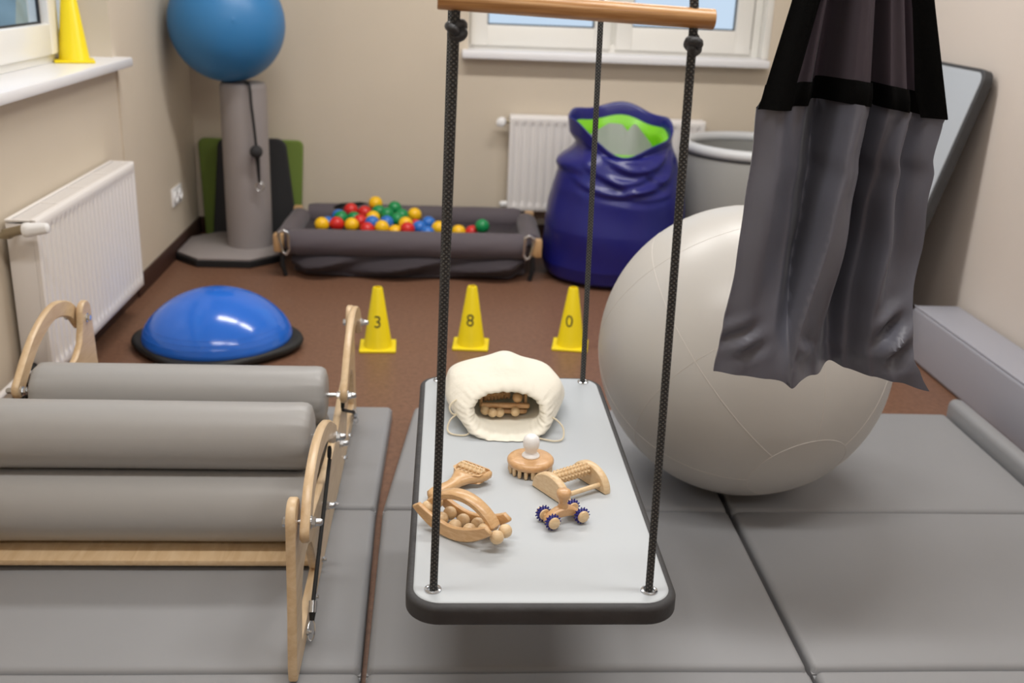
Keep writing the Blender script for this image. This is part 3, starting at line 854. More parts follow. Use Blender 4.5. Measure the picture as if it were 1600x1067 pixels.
for colr in ('yellow', 'blue', 'red', 'green'):
    ids = sorted((i for i in range(len(play)) if play[i][0] == colr), key=lambda i: C_[i].x)
    for k, i in enumerate(ids):
        if colr not in protos:
            bm = NB(); ball(bm, (0, 0, 0), BR, 24, 16); o = obj('play_ball', bm, M[colr]); protos[colr] = o
        else:
            o = protos[colr].copy(); COL.objects.link(o)
        o.location = C_[i]
        tag(o, '%s plastic ball in the ball pool, %s of the %s balls from the left' % (colr, words[k], colr), 'ball', 'plastic play balls in the ball pool')

# ------------------------------------------------------------------ blue sack
t = thing('storage_sack', 'royal blue vinyl sack with lime green lining, standing open before the radiator', 'sack', (.79, 4.79, 0))
SC = V((.80, 4.775, 0)); NS = 96
def sack_ring(f, ins=0.0, dz=0.0):
    out = []
    for j in range(NS):
        th = 2 * pi * j / NS; c, s = cos(th), sin(th)
        R = table([0, .03, .12, .35, .6, .78, .88, .93, 1.0], [.25, .315, .337, .334, .305, .268, .240, .236, .242], f)
        # waist pinch on the left, mouth leans left
        R -= .040 * max(0, -c) ** 3 * smooth(1 - abs(f - .86) / .07) - .022 * max(0, -c) ** 3 * smooth(1 - abs(f - .76) / .06)
        # folds: swags drooping on the near side
        for f0, c0, wd, dr, am, sg_ in ((.93, .15, .75, .17, .016, .016), (.86, -.05, .80, .17, .014, .015), (.80, .20, .70, .16, .016, .018), (.72, -.15, .75, .10, .012, .014), (.90, .55, .40, .20, .012, .014), (.64, .25, .55, .05, .008, .012)):
            q = (c - c0) / wd
            fc = f0 - dr * (1 - min(1, q * q))
            e_ = max(0, 1 - q * q) * smooth((.25 - s) / .4)
            g = (f - fc) / (sg_ * 1.35)
            R += .8 * am * e_ * (math.exp(-g * g) - .7 * math.exp(-(g + 2.0) ** 2 / 1.6))
        R += .004 * sin(9 * th + 4 * f) * .6
        R += .004 * sin(17 * f + 2 * th) * (1 - smooth((f - .5) / .2))
        R -= ins
        z = f * .715
        k = smooth((f - .80) / .2)
        rim = .055 * (s * .55) - .075 * smooth(1 - abs((th - radians(262)) % (2 * pi)) / 1.2 if False else 0)
        dip = math.exp(-((math.atan2(sin(th - radians(275)), cos(th - radians(275)))) / .55) ** 2)
        up = math.exp(-((math.atan2(sin(th - radians(195)), cos(th - radians(195)))) / .5) ** 2)
        z += k * (.062 * s - .050 * dip + .050 * up + .012 * sin(5 * th + 1))
        x = SC.x + R * c * 1.0 + k * (-.005); y = SC.y + R * s * .98
        out.append(V((x, y, z + dz)))
    return out
fs = [0, .008, .02, .04] + [.04 + .96 * i / 150 for i in range(1, 151)]
bm = NB(); rings = [sack_ring(f) for f in fs]
rings += [sack_ring(1.0, .003, .003), sack_ring(1.0, .008, 0), sack_ring(.985, .012), sack_ring(.96, .016), sack_ring(.93, .018)]
loft(bm, rings, cap1=False); obj('sack_body', bm, M['bag_blue'], t, sharp=80)
bm = NB(); loft(bm, [sack_ring(f, i_) for f, i_ in ((.942, .0185), (.93, .024), (.915, .035), (.89, .05), (.82, .05))], cap0=False, cap1=True)
obj('lining', bm, M['lime'], t, label='lime green lining', sharp=80)
# grey folded sheet inside the mouth
bm = NB(); rows = []
for j in range(13):
    v_ = j / 12; row = []
    for i in range(25):
        u = i / 24
        row.append(V((lerp(.655, .955, u), 4.665 + .09 * abs(u - .58) ** .8 + .10 * v_, lerp(.54, .715 - .22 * max(0, .30 - u) - .34 * max(0, u - .72) - .03 * math.exp(-((u - .58) / .05) ** 2), v_))))
    rows.append(row)
loft(bm, rows, closed=False); bmesh.ops.solidify(bm, geom=bm.faces, thickness=.006)
obj('inner_sheet', bm, M['bag_grey'], t, label='pale grey inner sheet')

# ------------------------------------------------------------------ grey barrel
t = thing('therapy_barrel', 'grey open barrel with pale rim standing behind the large ball', 'barrel', (1.49, 4.93, 0))
bm = NB(); lathe(bm, [(0, .002), (.34, .002), (.352, .012), (.358, .05), (.362, .3), (.362, .57), (.354, .584), (.318, .584), (.312, .05), (0, .05)], (1.49, 4.93, 0), 96); obj('barrel_body', bm, M['barrel'], t)
bm = NB()
loft(bm, [[V((1.49 + (.340 + .026 * cos(2 * pi * j / 14)) * cos(2 * pi * i / 96), 4.93 + (.340 + .026 * cos(2 * pi * j / 14)) * sin(2 * pi * i / 96), .605 + .026 * sin(2 * pi * j / 14))) for j in range(14)] for i in range(97)], cap0=False, cap1=False)
bmesh.ops.remove_doubles(bm, verts=bm.verts, dist=1e-5)
obj('rim', bm, M['barrel_rim'], t, label='pale padded rim')
bm = NB(); tube(bm, [(1.49 + .3625 * cos(2 * pi * i / 96), 4.93 + .3625 * sin(2 * pi * i / 96), .583) for i in range(97)], .0045, 8); obj('edge_piping', bm, M['dark_foam'], t)

# ------------------------------------------------------------------ hanging platform swing
t = thing('platform_swing', 'pale grey platform swing hanging on dark ropes from a wooden bar', 'swing', (.165, 1.866, .385))
ZT = .42
bm = NB(); slab(bm, .165, 1.866, .2185, .490, .055, .384, .4185, .006, .009, 10, 5)
obj('rim', bm, M['board_rim'], t, label='charcoal edge band')
bm = NB(); slab(bm, .165, 1.866, .2085, .480, .047, .400, ZT, .002, .006, 10, 5)
obj('pad', bm, M['board_pad'], t)
holes = [(-.010, 1.423), (.338, 1.420), (-.009, 2.319), (.340, 2.320)]
tops = [(.009, 1.425, 1.306), (.326, 1.425, 1.299), (.006, 2.32, 1.40), (.325, 2.32, 1.40)]
for (x, y) in holes:
    bm = NB(); lathe(bm, [(.0085, .001), (.0085, .0028), (.0105, .0036), (.0135, .0024), (.0142, .0006), (.0142, -.001)], (x, y, ZT), 32)
    for f in [f for f in bm.faces if len(f.verts) > 4]: bm.faces.remove(f)
    obj('grommet', bm, M['chrome'], t)
def knot(parent, c, r, ph):
    """an overhand stopper knot: a fat trefoil of rope drawn tight."""
    bm = NB(); pts = []
    for i in range(61):
        a_ = 2 * pi * i / 60
        x = sin(a_) + 2 * sin(2 * a_); y = cos(a_) - 2 * cos(2 * a_); z = -sin(3 * a_)
        p = V((x, y * .8, z * 1.2)) * .0041
        p = Matrix.Rotation(ph, 3, 'Z') @ (Matrix.Rotation(radians(68), 3, 'X') @ p)
        pts.append(V(c) + p)
    tube(bm, pts, r, 10); obj('knot', bm, M['knot'], parent)
for i, ((hx, hy), tp) in enumerate(zip(holes, tops)):
    bm = NB()
    p0, p1 = V((hx, hy, .376)), V(tp)
    apex = V((.165 + (tp[0] - .165) * .18, tp[1], 2.69))
    pts = [p0.lerp(p1, k / 24) for k in range(25)] + [p1.lerp(apex, k / 10) for k in range(1, 11)]
    tube(bm, pts, .0063, 14, uvscale=140)
    rp = obj('rope', bm, M['rope'], t)
    knot(rp, V(tp) + V((.002, 0, -.030)), .0066, .6 + i)
    bm = NB(); ball(bm, (hx, hy, .374), .013, 16, 10); obj('stopper', bm, M['knot'], rp)
bm = NB(); cyl(bm, (-.015, 1.425, 1.3145), (.353, 1.425, 1.3015), .0135, 40, .0015); obj('spreader_bar', bm, M['beech'], t, label='round beech spreader bar')
bm = NB(); cyl(bm, (-.017, 2.32, 1.425), (.353, 2.32, 1.425), .0135, 40, .0015); obj('spreader_bar', bm, M['beech'], t, label='round beech spreader bar')
for y in (1.425, 2.32):
    bm = NB(); lathe(bm, [(0, 2.66), (.008, 2.66), (.008, 2.74), (.05, 2.742), (.05, 2.75), (0, 2.75)], (.165, y, 0), 24)
    obj('ceiling_hook', bm, M['chrome'], t)

# ------------------------------------------------------------------ cocoon swing (hanging cloth)
t = thing('cocoon_swing', 'dark grey hanging cocoon swing of pleated cloth with black webbing', 'cocoon swing', (.67, 1.78, .65))
Y0 = 1.75
KU_T = [0, .12, .25, .40, .475, .55, .62, .70, .785, .83, 1]
KU_B = [0, .12, .25, .338, .352, .50, .640, .70, .80, .88, 1]
D_T = [0, -.016, .006, .095, -.046, -.034, .055, -.008, -.020, .022, -.004]
D_M = [0, -.028, .000, .066, -.064, -.044, .095, .030, -.030, .010, -.010]
D_B = [.000, -.020, -.036, -.046, -.056, -.012, .052, .026, -.016, -.040, -.050]
EL = ([.655, .675, .743, .879, .982, 1.07, 1.148], [.493, .497, .504, .516, .520, .524, .521])
ER = ([.655, .661, .70, .72, .783, .835, .924, 1.006, 1.048, 1.074, 1.138, 1.144], [.872, .870, .856, .848, .842, .840, .848, .842, .845, .839, .846, .849])
ZB, ZBAND = .674, 1.150
def low_pt(u, v, side=0):
    """u across, v from band (0) to hem (1); side 0 = near sheet, 1 = far sheet."""
    zt = ZBAND + .028 * sin(pi * min(1, u / .47 * .5)) * 0
    zt = table([0, .08, .40, .47, .72, 1], [1.150, 1.154, 1.163, 1.167, 1.158, 1.143], u)
    z = lerp(zt, ZB, v)
    xl, xr = stable(*EL, z), stable(*ER, z)
    ku = [lerp(a_, b_, smooth(v)) for a_, b_ in zip(KU_T, KU_B)]
    dt = stable(ku, D_T, u); db = stable(ku, D_B, u)
    dm = stable(ku, D_M, u)
    d_ = lerp(dt, dm, smooth(v / .5)) if v < .5 else lerp(dm, db, smooth((v - .5) / .5))
    # fine pleats near the band
    d_ += .006 * sin(u * 46 + 2 * v) * (1 - v) ** 1.5 * sin(pi * u)
    # soft drape ripples, and crumples by the hem
    d_ += .0045 * sin(23 * u + 5 * v + 1) * sin(pi * min(1, v * 1.1))
    c1 = math.exp(-((u - .10 - .25 * (v - .86)) / .09) ** 2 - ((v - .86) / .07) ** 2)
    c2 = math.exp(-((u - .43) / .05) ** 2 - ((v - .88) / .06) ** 2)
    c3 = math.exp(-((u - .90) / .07) ** 2 - ((v - .84) / .10) ** 2)
    d_ += -.012 * c1 * sin(60 * (v - .8 + .5 * u)) - .012 * c2 * sin(55 * (v - .8 - .4 * u)) - .024 * c3 * sin(48 * (v - .8 + .7 * u))
    x = lerp(xl, xr, u)
    y = Y0 + d_
    if side:
        e_ = min(1, min(u, 1 - u) / .12)
        y = Y0 + d_ + (.002 + .03 * sqrt(max(0, 1 - (1 - e_) ** 2))) + max(0, .06 - d_) * smooth(e_)
    # hem corners droop
    if v > .9:
        k = (v - .9) / .1
        z -= k * (.010 * math.exp(-((u - .355) / .03) ** 2) + .014 * math.exp(-((u - 1) / .05) ** 2) - .006 * math.exp(-((u - .64) / .04) ** 2))
        x += k * .020 * math.exp(-((u - 1) / .035) ** 2)
    return V((x, y, z))
NU = 150
us = [i / NU for i in range(NU + 1)]
bm = NB(); rings = []
for j in range(61):
    v_ = j / 60
    rings.append([low_pt(u, v_) for u in us] + [low_pt(u, v_, 1) for u in reversed(us)])
loft(bm, rings, cap0=False, cap1=False)
# close the pocket at the hem with an inner sheet
loft(bm, [[low_pt(u, 1) for u in us], [low_pt(u, .985).lerp(low_pt(u, .985, 1), .5) for u in us], [low_pt(u, 1, 1) for u in us]], closed=False)
bmesh.ops.remove_doubles(bm, verts=bm.verts, dist=1e-5)
obj('cloth_pocket', bm, M['lycra'], t, sharp=75)
# upper part: mauve mesh between black straps
def up_x(u, z):
    xl = table([1.150, 1.327, 1.80], [.521, .556, .632], z); xr = table([1.143, 1.334, 1.80], [.849, .791, .664], z)
    return lerp(xl, xr, u)
def up_pt(u, z, off=0.0):
    k = (z - 1.15) / .65
    d_ = stable(KU_T, D_T, u) * (1 - .6 * k) + .010 * sin(u * 40 + 1) * sin(pi * u) * (1 - k) + .006 * sin(u * 71) * sin(pi * u)
    return V((up_x(u, z), Y0 + d_ + off, z))
def uz(u): return table([0, .08, .40, .47, .72, 1], [1.150, 1.154, 1.163, 1.167, 1.158, 1.143], u)
bm = NB(); rows = [[up_pt(u, lerp(uz(u) + .02, 1.80, j / 30), .004) for u in us if .04 <= u <= .96] for j in range(31)]
loft(bm, rows, closed=False); bmesh.ops.solidify(bm, geom=bm.faces, thickness=.002); obj('mesh_panel', bm, M['mesh_cloth'], t, sharp=75)
bm = NB(); rows = []
for j in range(9):
    rows.append([up_pt(u, lerp(uz(u) - .001, uz(u) + lerp(.040, .036, u), j / 8), -.006 - .003 * sin(pi * j / 8)) for u in us])
loft(bm, rows, closed=False); bmesh.ops.solidify(bm, geom=bm.faces, thickness=.003); obj('webbing_band', bm, M['webbing'], t, sharp=75)
for s in (0, 1):
    bm = NB(); rows = []
    for j in range(31):
        k = j / 30; row = []
        for i in range(11):
            z = lerp(1.1502 if s == 0 else 1.1432, 1.80, k)
            wdt = table([1.15, 1.19, 1.33, 1.80], [.17, .155, .205, .42], z) if s == 0 else table([1.145, 1.185, 1.333, 1.80], [.125, .145, .135, .42], z)
            u = wdt * i / 10 if s == 0 else 1 - wdt * i / 10
            row.append(up_pt(u, z, -.010))
        rows.append(row)
    loft(bm, rows, closed=False); bmesh.ops.solidify(bm, geom=bm.faces, thickness=.003); obj('webbing_strap', bm, M['webbing'], t, sharp=75)
bm = NB(); tube(bm, [(.648, 1.75, 1.76), (.648, 1.75, 1.84), (.648, 1.75, 2.70)], [.022, .012, .009], 14, uvscale=40); obj('hanging_rope', bm, M['rope'], t)
bm = NB(); lathe(bm, [(0, 2.67), (.01, 2.67), (.01, 2.74), (.05, 2.742), (.05, 2.75), (0, 2.75)], (.648, 1.75, 0), 24); obj('ceiling_hook', bm, M['chrome'], t)

# ------------------------------------------------------------------ wooden roller squeeze frame
t = thing('roller_frame', 'birch plywood squeeze frame with fat grey rollers standing on the left mat', 'roller machine', (-.66, 2.34, .05))
ZM = .0518
YC = 2.335                          # the frame is symmetrical about this depth
def arc(cx, cy, r, a0, a1, n): return [(cx + r * cos(radians(lerp(a0, a1, i / n))), cy + r * sin(radians(lerp(a0, a1, i / n)))) for i in range(n + 1)]
half = [(1.672, ZM), (1.668, ZM + .03)] + [(1.690, .22), (1.702, .36)] + arc(1.742, .368, .040, 175, 5, 10) + [(1.786, .345), (1.806, .300), (1.85, .272), (1.92, .258), (2.02, .250), (2.12, .236), (2.22, .222), (YC, .216)]
out = half + [(2 * YC - y, z) for y, z in reversed(half[:-1])]
h1 = [(1.748, ZM + .045), (1.760, .16)] + [(1.775, .205), (1.80, .228), (1.835, .236), (1.875, .232), (1.915, .212), (1.95, .17), (1.985, .11), (2.0, ZM + .045)]
h2 = [(2 * YC - y, z) for y, z in h1]
def side_panel(x0, x1):
    bm = NB(); prism(bm, out, lambda u, v, s: V((s, u, v)), x0, x1, holes=(h1, h2), bev=.003)
    return obj('side_panel', bm, M['birch'], t, sharp=45)
XP = (-.286, -.268); XQ = (-1.055, -1.037)
side_panel(*XP); side_panel(*XQ)
def lever(pts, w, x0, x1):
    """curved plywood arm along pts (y, z) of width w with round ends."""
    P2 = []
    for i in range(len(pts) - 1):
        for k in range(8): 
            # Catmull-Rom
            p0 = V(pts[max(0, i - 1)]); p1 = V(pts[i]); p2 = V(pts[i + 1]); p3 = V(pts[min(len(pts) - 1, i + 2)]); s = k / 8
            P2.append(.5 * ((2 * p1) + (p2 - p0) * s + (2 * p0 - 5 * p1 + 4 * p2 - p3) * s * s + (3 * p1 - p0 - 3 * p2 + p3) * s ** 3))
    P2.append(V(pts[-1]))
    L_, R_ = [], []
    for i, p in enumerate(P2):
        d_ = (P2[min(i + 1, len(P2) - 1)] - P2[max(i - 1, 0)]).normalized(); n_ = V((-d_.y, d_.x))
        L_.append(p + n_ * w); R_.append(p - n_ * w)
    d0 = (P2[1] - P2[0]).normalized(); d1 = (P2[-1] - P2[-2]).normalized()
    a0 = math.atan2(d0.y, d0.x); a1 = math.atan2(d1.y, d1.x)
    e1 = [(P2[-1].x + w * cos(a1 + pi / 2 - pi * k / 9), P2[-1].y + w * sin(a1 + pi / 2 - pi * k / 9)) for k in range(1, 9)]
    e0 = [(P2[0].x + w * cos(a0 - pi / 2 - pi * k / 9), P2[0].y + w * sin(a0 - pi / 2 - pi * k / 9)) for k in range(1, 9)]
    ol = [tuple(p) for p in L_] + e1 + [tuple(p) for p in reversed(R_)] + e0
    bm = NB(); prism(bm, ol, lambda u, v, s: V((s, u, v)), x0, x1, bev=.004)
    return obj('lever_arm', bm, M['birch'], t, sharp=45)
AX = {'front_pivot': (1.745, .358), 'rear_pivot': (2 * YC - 1.745, .358), 'up_front': (2.205, .322), 'up_rear': (2.49, .306), 'low_front': (2.165, .163), 'low_rear': (2.505, .163)}
front_arm = [(1.735, .345), (1.80, .400), (1.92, .425), (2.06, .402), (2.205, .330)]
rear_arm = [(2 * YC - 1.735, .345), (2 * YC - 1.80, .400), (2.75, .428), (2.61, .392), (2.484, .312)]
for x0, x1 in ((-.262, -.244), (-1.079, -1.061)):
    lever(front_arm, .023, x0, x1); lever(rear_arm, .023, x0, x1)
# rollers
for key, r in (('up_front', .078), ('up_rear', .074), ('low_front', .083), ('low_rear', .083)):
    y, z = AX[key]
    n = 56
    bm = NB(); rings = []
    xs = [-1.028, -1.027, -1.022, -1.014] + [lerp(-1.0, -.325, i / 24) for i in range(25)] + [-.312, -.303, -.298, -.297]
    ks = [.30, .72, .90, .975] + [1] * 25 + [.975, .90, .72, .30]
    for x, k in zip(xs, ks):
        e = min(x + 1.028, -.297 - x)
        ring = []
        for j in range(n):
            th = 2 * pi * j / n
            wr = 1 + (.022 * sin(9 * th + 3 * x) + .016 * sin(23 * th + 2)) * max(0, 1 - e / .07) * (1 if e > .002 else .3) + .002 * sin(3 * th + 11 * x)
            ring.append(V((x, y + r * k * wr * cos(th), z + r * k * wr * sin(th))))
        rings.append(ring)
    loft(bm, rings); ro = obj('roller', bm, M['roll_vinyl'], t, sharp=80)
    bm = NB()
    up = key.startswith('up')
    xa, xb = (-1.088, -.235) if up else (-1.065, -.258)
    cyl(bm, (xa, y, z), (-1.026, y, z), .0055, 14); obj('axle', bm, M['chrome'], ro)
    bm = NB(); cyl(bm, (-.299, y, z), (xb, y, z), .0055, 14); obj('axle', bm, M['chrome'], ro)
    bm = NB(); th = radians(-35)
    tube(bm, [(lerp(-1.02, -.305, i / 20), y + r * 1.001 * cos(th), z + r * 1.001 * sin(th)) for i in range(21)], .0012, 6); obj('seam', bm, M['roll_vinyl'], ro)
# bolts: washer, hex nut and domed cap on both faces
def bolt(y, z, xin, xout, d_):
    bm = NB()
    cyl(bm, (xout, y, z), (xout + d_ * .002, y, z), .013, 24); hexnut(bm, (xout + d_ * .002, y, z), (d_, 0, 0), .0098, .008)
    lathe(bm, [(.0075, 0), (.0075, .008), (.005, .012), (0, .013)], (xout + d_ * .010, y, z), 16, axis=(d_, 0, 0))
    cyl(bm, (xin, y, z), (xin - d_ * .002, y, z), .013, 24); hexnut(bm, (xin - d_ * .002, y, z), (-d_, 0, 0), .0098, .009)
    cyl(bm, (xin - d_ * .004, y, z), (xout + d_ * .004, y, z), .005, 12)
    return obj('bolt', bm, M['chrome'], t)
for key in ('front_pivot', 'rear_pivot'):
    bolt(*AX[key], XP[0], -.244, 1); bolt(*AX[key], XQ[1], -1.079, -1)
for key in ('up_front', 'up_rear'):
    bolt(*AX[key], -.262, -.244, 1); bolt(*AX[key], -1.061, -1.079, -1)
for key in ('low_front', 'low_rear'):
    bolt(*AX[key], XP[0], XP[1], 1); bolt(*AX[key], XQ[1], XQ[0], -1)
for y in (1.80, 1.925, 2.075, 2.335, 2.60, 2.745):
    bm = NB(); hexnut(bm, (XP[1], y, ZM + .022), (1, 0, 0), .006, .006); cyl(bm, (XP[1] + .005, y, ZM + .022), (XP[1] + .011, y, ZM + .022), .004, 10); obj('screw', bm, M['chrome'], t)
# base plank between the side panels and a rear one
bm = NB(); box(bm, (XQ[1], 2.062, ZM + .012), (XP[0], 2.640, ZM + .026), .002); obj('base_plank', bm, M['birch'], t)
for y in (1.765, 2 * YC - 1.765):
    pass
# elastic cords with clamp and snap hook, one at each end of the outer face
for x, d_ in ((-.2590, 1), (-1.064, -1)):
    for a_, b_, hk in (((2.19, .270), (1.846, .112), (1.812, ZM + .022)), ((2.505, .258), (2 * YC - 1.846, .112), (2 * YC - 1.812, ZM + .022))):
        bm = NB(); tube(bm, [(x, *a_), (x, lerp(a_[0], b_[0], .5), lerp(a_[1], b_[1], .5)), (x, *b_)], .0045, 10)
        tube(bm, [(x, a_[0] + .012 * cos(k * pi / 8), a_[1] + .018 + .012 * sin(k * pi / 8)) for k in range(17)], .004, 8)
        co = obj('elastic_cord', bm, M['black_cord'], t)
        dirv = (V((hk[0], hk[1])) - V(b_)).normalized()
        def Q(s, w=0): return V((x + w, b_[0] + dirv.x * s, b_[1] + dirv.y * s))
        bm = NB(); tube(bm, [Q(-.004), Q(.020)], .0085, 12); obj('clamp', bm, M['chrome'], co)
        bm = NB(); tube(bm, [Q(.020), Q(.036)], [.007, .005], 10); obj('cord_end', bm, M['black_cord'], co)
        bm = NB(); ll = .042
        pts = []
        for k in range(25):
            q = 2 * pi * k / 24
            pts.append(Q(.034 + ll / 2 - ll / 2 * cos(q), .0075 * sin(q)))
        tube(bm, pts, .0017, 6); obj('snap_hook', bm, M['chrome'], co)

# ------------------------------------------------------------------ cotton bag on the swing
t = thing('drawstring_bag', 'cream cotton drawstring bag lying open on the platform, full of wooden massagers', 'bag', (.137, 2.10, ZT))
NB_ = 120
def bag_ring(cx, y, cz, a_, b_, tilt=0.0, gather=0.0, crumple=0.0, ph=0):
    out = []
    for j in range(NB_):
        th = 2 * pi * j / NB_; c, s = cos(th), sin(th)
        e = 2.3
        r = 1 / ((abs(c) ** e + abs(s) ** e) ** (1 / e))
        k = 1 + gather * (.6 * sin(31 * th + 2 * sin(2 * th)) + .5 * sin(17 * th + 1 + 3 * sin(th))) + crumple * (.6 * sin(3 * th + 9 * y * 3 + ph) + .4 * sin(7 * th - 14 * y + 2))
        x = cx + a_ * r * c * k; z = cz + b_ * r * s * k + .014 * max(0, s) * math.exp(-((c - .05) / .25) ** 2) * smooth((y - 2.03) / .06) * smooth((2.30 - y) / .1)
        yy = y + tilt * (z - cz)
        out.append(V((x, yy, max(z, ZT + .0022 + .001 * (s + 1)))))
    return out
R_ = []
# from inside out: (cx, y, cz, a, b, tilt, gather, crumple)
spec = [(.140, 2.22, .468, .085, .040, .3, 0, 0), (.140, 2.12, .470, .098, .046, .5, 0, .01), (.140, 2.065, .465, .074, .035, .8, .012, .01), (.140, 2.045, .463, .071, .033, .85, .02, .01),
        (.139, 2.030, .463, .073, .035, .9, .03, .01), (.139, 2.018, .463, .080, .040, .95, .035, .015), (.139, 2.018, .464, .088, .046, .95, .035, .015),
        (.138, 2.030, .465, .098, .052, .9, .020, .02), (.138, 2.050, .466, .107, .054, .8, .007, .03),
        (.137, 2.085, .467, .122, .055, .55, .0015, .035), (.137, 2.13, .468, .132, .057, .3, 0, .045), (.136, 2.18, .468, .134, .058, .1, 0, .05), (.136, 2.23, .464, .128, .054, 0, 0, .03),
        (.137, 2.27, .456, .116, .044, -.1, 0, .03), (.138, 2.30, .446, .098, .031, -.2, 0, .03), (.139, 2.318, .436, .070, .018, -.2, 0, .02), (.14, 2.322, .430, .03, .008, 0, 0, 0)]
def interp(spec, m=4):
    out = []
    for i in range(len(spec) - 1):
        for k in range(m):
            s = k / m
            p0, p1, p2, p3 = spec[max(i - 1, 0)], spec[i], spec[i + 1], spec[min(i + 2, len(spec) - 1)]
            out.append(tuple(.5 * (2 * b + (c - a_) * s + (2 * a_ - 5 * b + 4 * c - d_) * s * s + (3 * b - a_ - 3 * c + d_) * s ** 3) for a_, b, c, d_ in zip(p0, p1, p2, p3)))
    out.append(spec[-1]); return out
bm = NB(); loft(bm, [bag_ring(*s) for s in interp(spec)]); obj('cotton_sack', bm, M['cotton'], t, sharp=80)
for pts in ([(.035, 2.045, .455), (.018, 2.035, .443), (.012, 2.02, .428), (.022, 2.005, .4235), (.05, 2.0, .4235), (.062, 2.01, .43)],
            [(.052, 2.07, .475), (.030, 2.06, .479), (.016, 2.045, .470), (.022, 2.04, .455), (.04, 2.05, .45)],
            [(.228, 2.035, .455), (.245, 2.02, .452), (.258, 2.005, .440), (.256, 1.985, .425), (.238, 1.975, .4235), (.212, 1.985, .4235), (.195, 1.992, .4255)]):
    sm = []
    for i in range(len(pts) - 1):
        for k in range(6):
            p0, p1, p2, p3 = [V(pts[min(max(i + q, 0), len(pts) - 1)]) for q in (-1, 0, 1, 2)]; s = k / 6
            sm.append(.5 * ((2 * p1) + (p2 - p0) * s + (2 * p0 - 5 * p1 + 4 * p2 - p3) * s * s + (3 * p1 - p0 - 3 * p2 + p3) * s ** 3))
    sm.append(V(pts[-1])); bm = NB(); tube(bm, sm, .0019, 8); obj('drawstring', bm, M['cotton_cord'], t)

def ridged(bm, p, q, r, n=12, pitch=.008, duty=.55, tooth=.28):
    """wooden roller turned into rows of knobs."""
    p, q = V(p), V(q); d_ = (q - p); L_ = d_.length; d_.normalize(); a_, b_ = frame_of(d_)
    m = max(3, round(L_ / pitch)); N = n * 6; rings = []
    rings.append([p + (a_ * cos(2 * pi * j / N) + b_ * sin(2 * pi * j / N)) * r * .6 for j in range(N)])
    for i in range(m):
        for s_, hi in ((.08, 0), (.25, .8), (.5, 1), (.75, .8), (.92, 0)):
            ring = []
            for j in range(N):
                th = 2 * pi * j / N
                g = .5 + .5 * cos(n * th); g = smooth(g * 1.3)
                ring.append(p + d_ * (L_ * (i + s_) / m) + (a_ * cos(th) + b_ * sin(th)) * r * (1 - tooth + tooth * hi * g))
            rings.append(ring)
    rings.append([q + (a_ * cos(2 * pi * j / N) + b_ * sin(2 * pi * j / N)) * r * .6 for j in range(N)])
    loft(bm, rings)
# massagers inside the bag
t = thing('massage_roller', 'wooden ridged massage roller with long handle lying inside the cotton bag', 'massage tool', (.14, 2.13, .43))
bm = NB(); ridged(bm, (.090, 2.118, .464), (.150, 2.128, .468), .012, 10, .0075); obj('ridged_roller', bm, M['toy'], t)
bm = NB(); slab(bm, .138, 2.092, .054, .006, .005, .449, .459, .003, .003); obj('handle_bar', bm, M['toy_warm'], t)
bm = NB(); box(bm, (.082, 2.100, .442), (.089, 2.140, .478), .003); box(bm, (.180, 2.100, .442), (.187, 2.140, .478), .003); obj('end_plate', bm, M['toy'], t)
bm = NB(); ball(bm, (.165, 2.098, .4705), .0115, 24, 16); obj('wooden_ball', bm, M['toy'], t)
t = thing('bead_massager', 'wooden massager with round beads lying low inside the cotton bag', 'massage tool', (.13, 2.09, .424))
bm = NB(); slab(bm, .138, 2.105, .05, .012, .01, .433, .443, .003, .003); obj('body_bar', bm, M['toy_warm'], t)
for x, y, z in ((.094, 2.085, .4445), (.110, 2.078, .4425), (.126, 2.082, .441), (.160, 2.081, .444)):
    bm = NB(); ball(bm, (x, y, z), .0105, 24, 16); obj('bead', bm, M['toy_pale'], t)

# ------------------------------------------------------------------ massagers on the platform
# knob brush
t = thing('massage_brush', 'round wooden massage brush with white knob standing before the cotton bag', 'massage brush', (.176, 1.842, ZT))
bm = NB(); lathe(bm, [(0, .0155), (.040, .0155), (.0445, .018), (.0465, .0225), (.0462, .027), (.043, .0305), (.036, .0325), (.0, .0335)], (.176, 1.842, ZT), 64); obj('disc', bm, M['toy_warm'], t)
bm = NB(); lathe(bm, [(.0, .033), (.0175, .0332), (.018, .035), (.0165, .0375), (.0125, .0405), (.0115, .044), (.0125, .048), (.0152, .053), (.0165, .060), (.0163, .067), (.0145, .073), (.010, .0775), (.005, .0793), (0, .0795)], (.176, 1.842, ZT), 48); obj('knob', bm, M['white_plastic'], t, label='white knob', sharp=80)
for ring_r, cnt in ((.0405, 19), (.029, 12), (.016, 6)):
    for k in range(cnt):
        a_ = 2 * pi * (k + .4) / cnt
        bm = NB(); lathe(bm, [(.0, .0), (.0018, .0003), (.0031, .0018), (.0038, .006), (.0038, .017), (0, .017)], (.176 + ring_r * cos(a_), 1.842 + ring_r * sin(a_), ZT + .0003), 12)
        obj('peg', bm, M['toy_pale'], t)

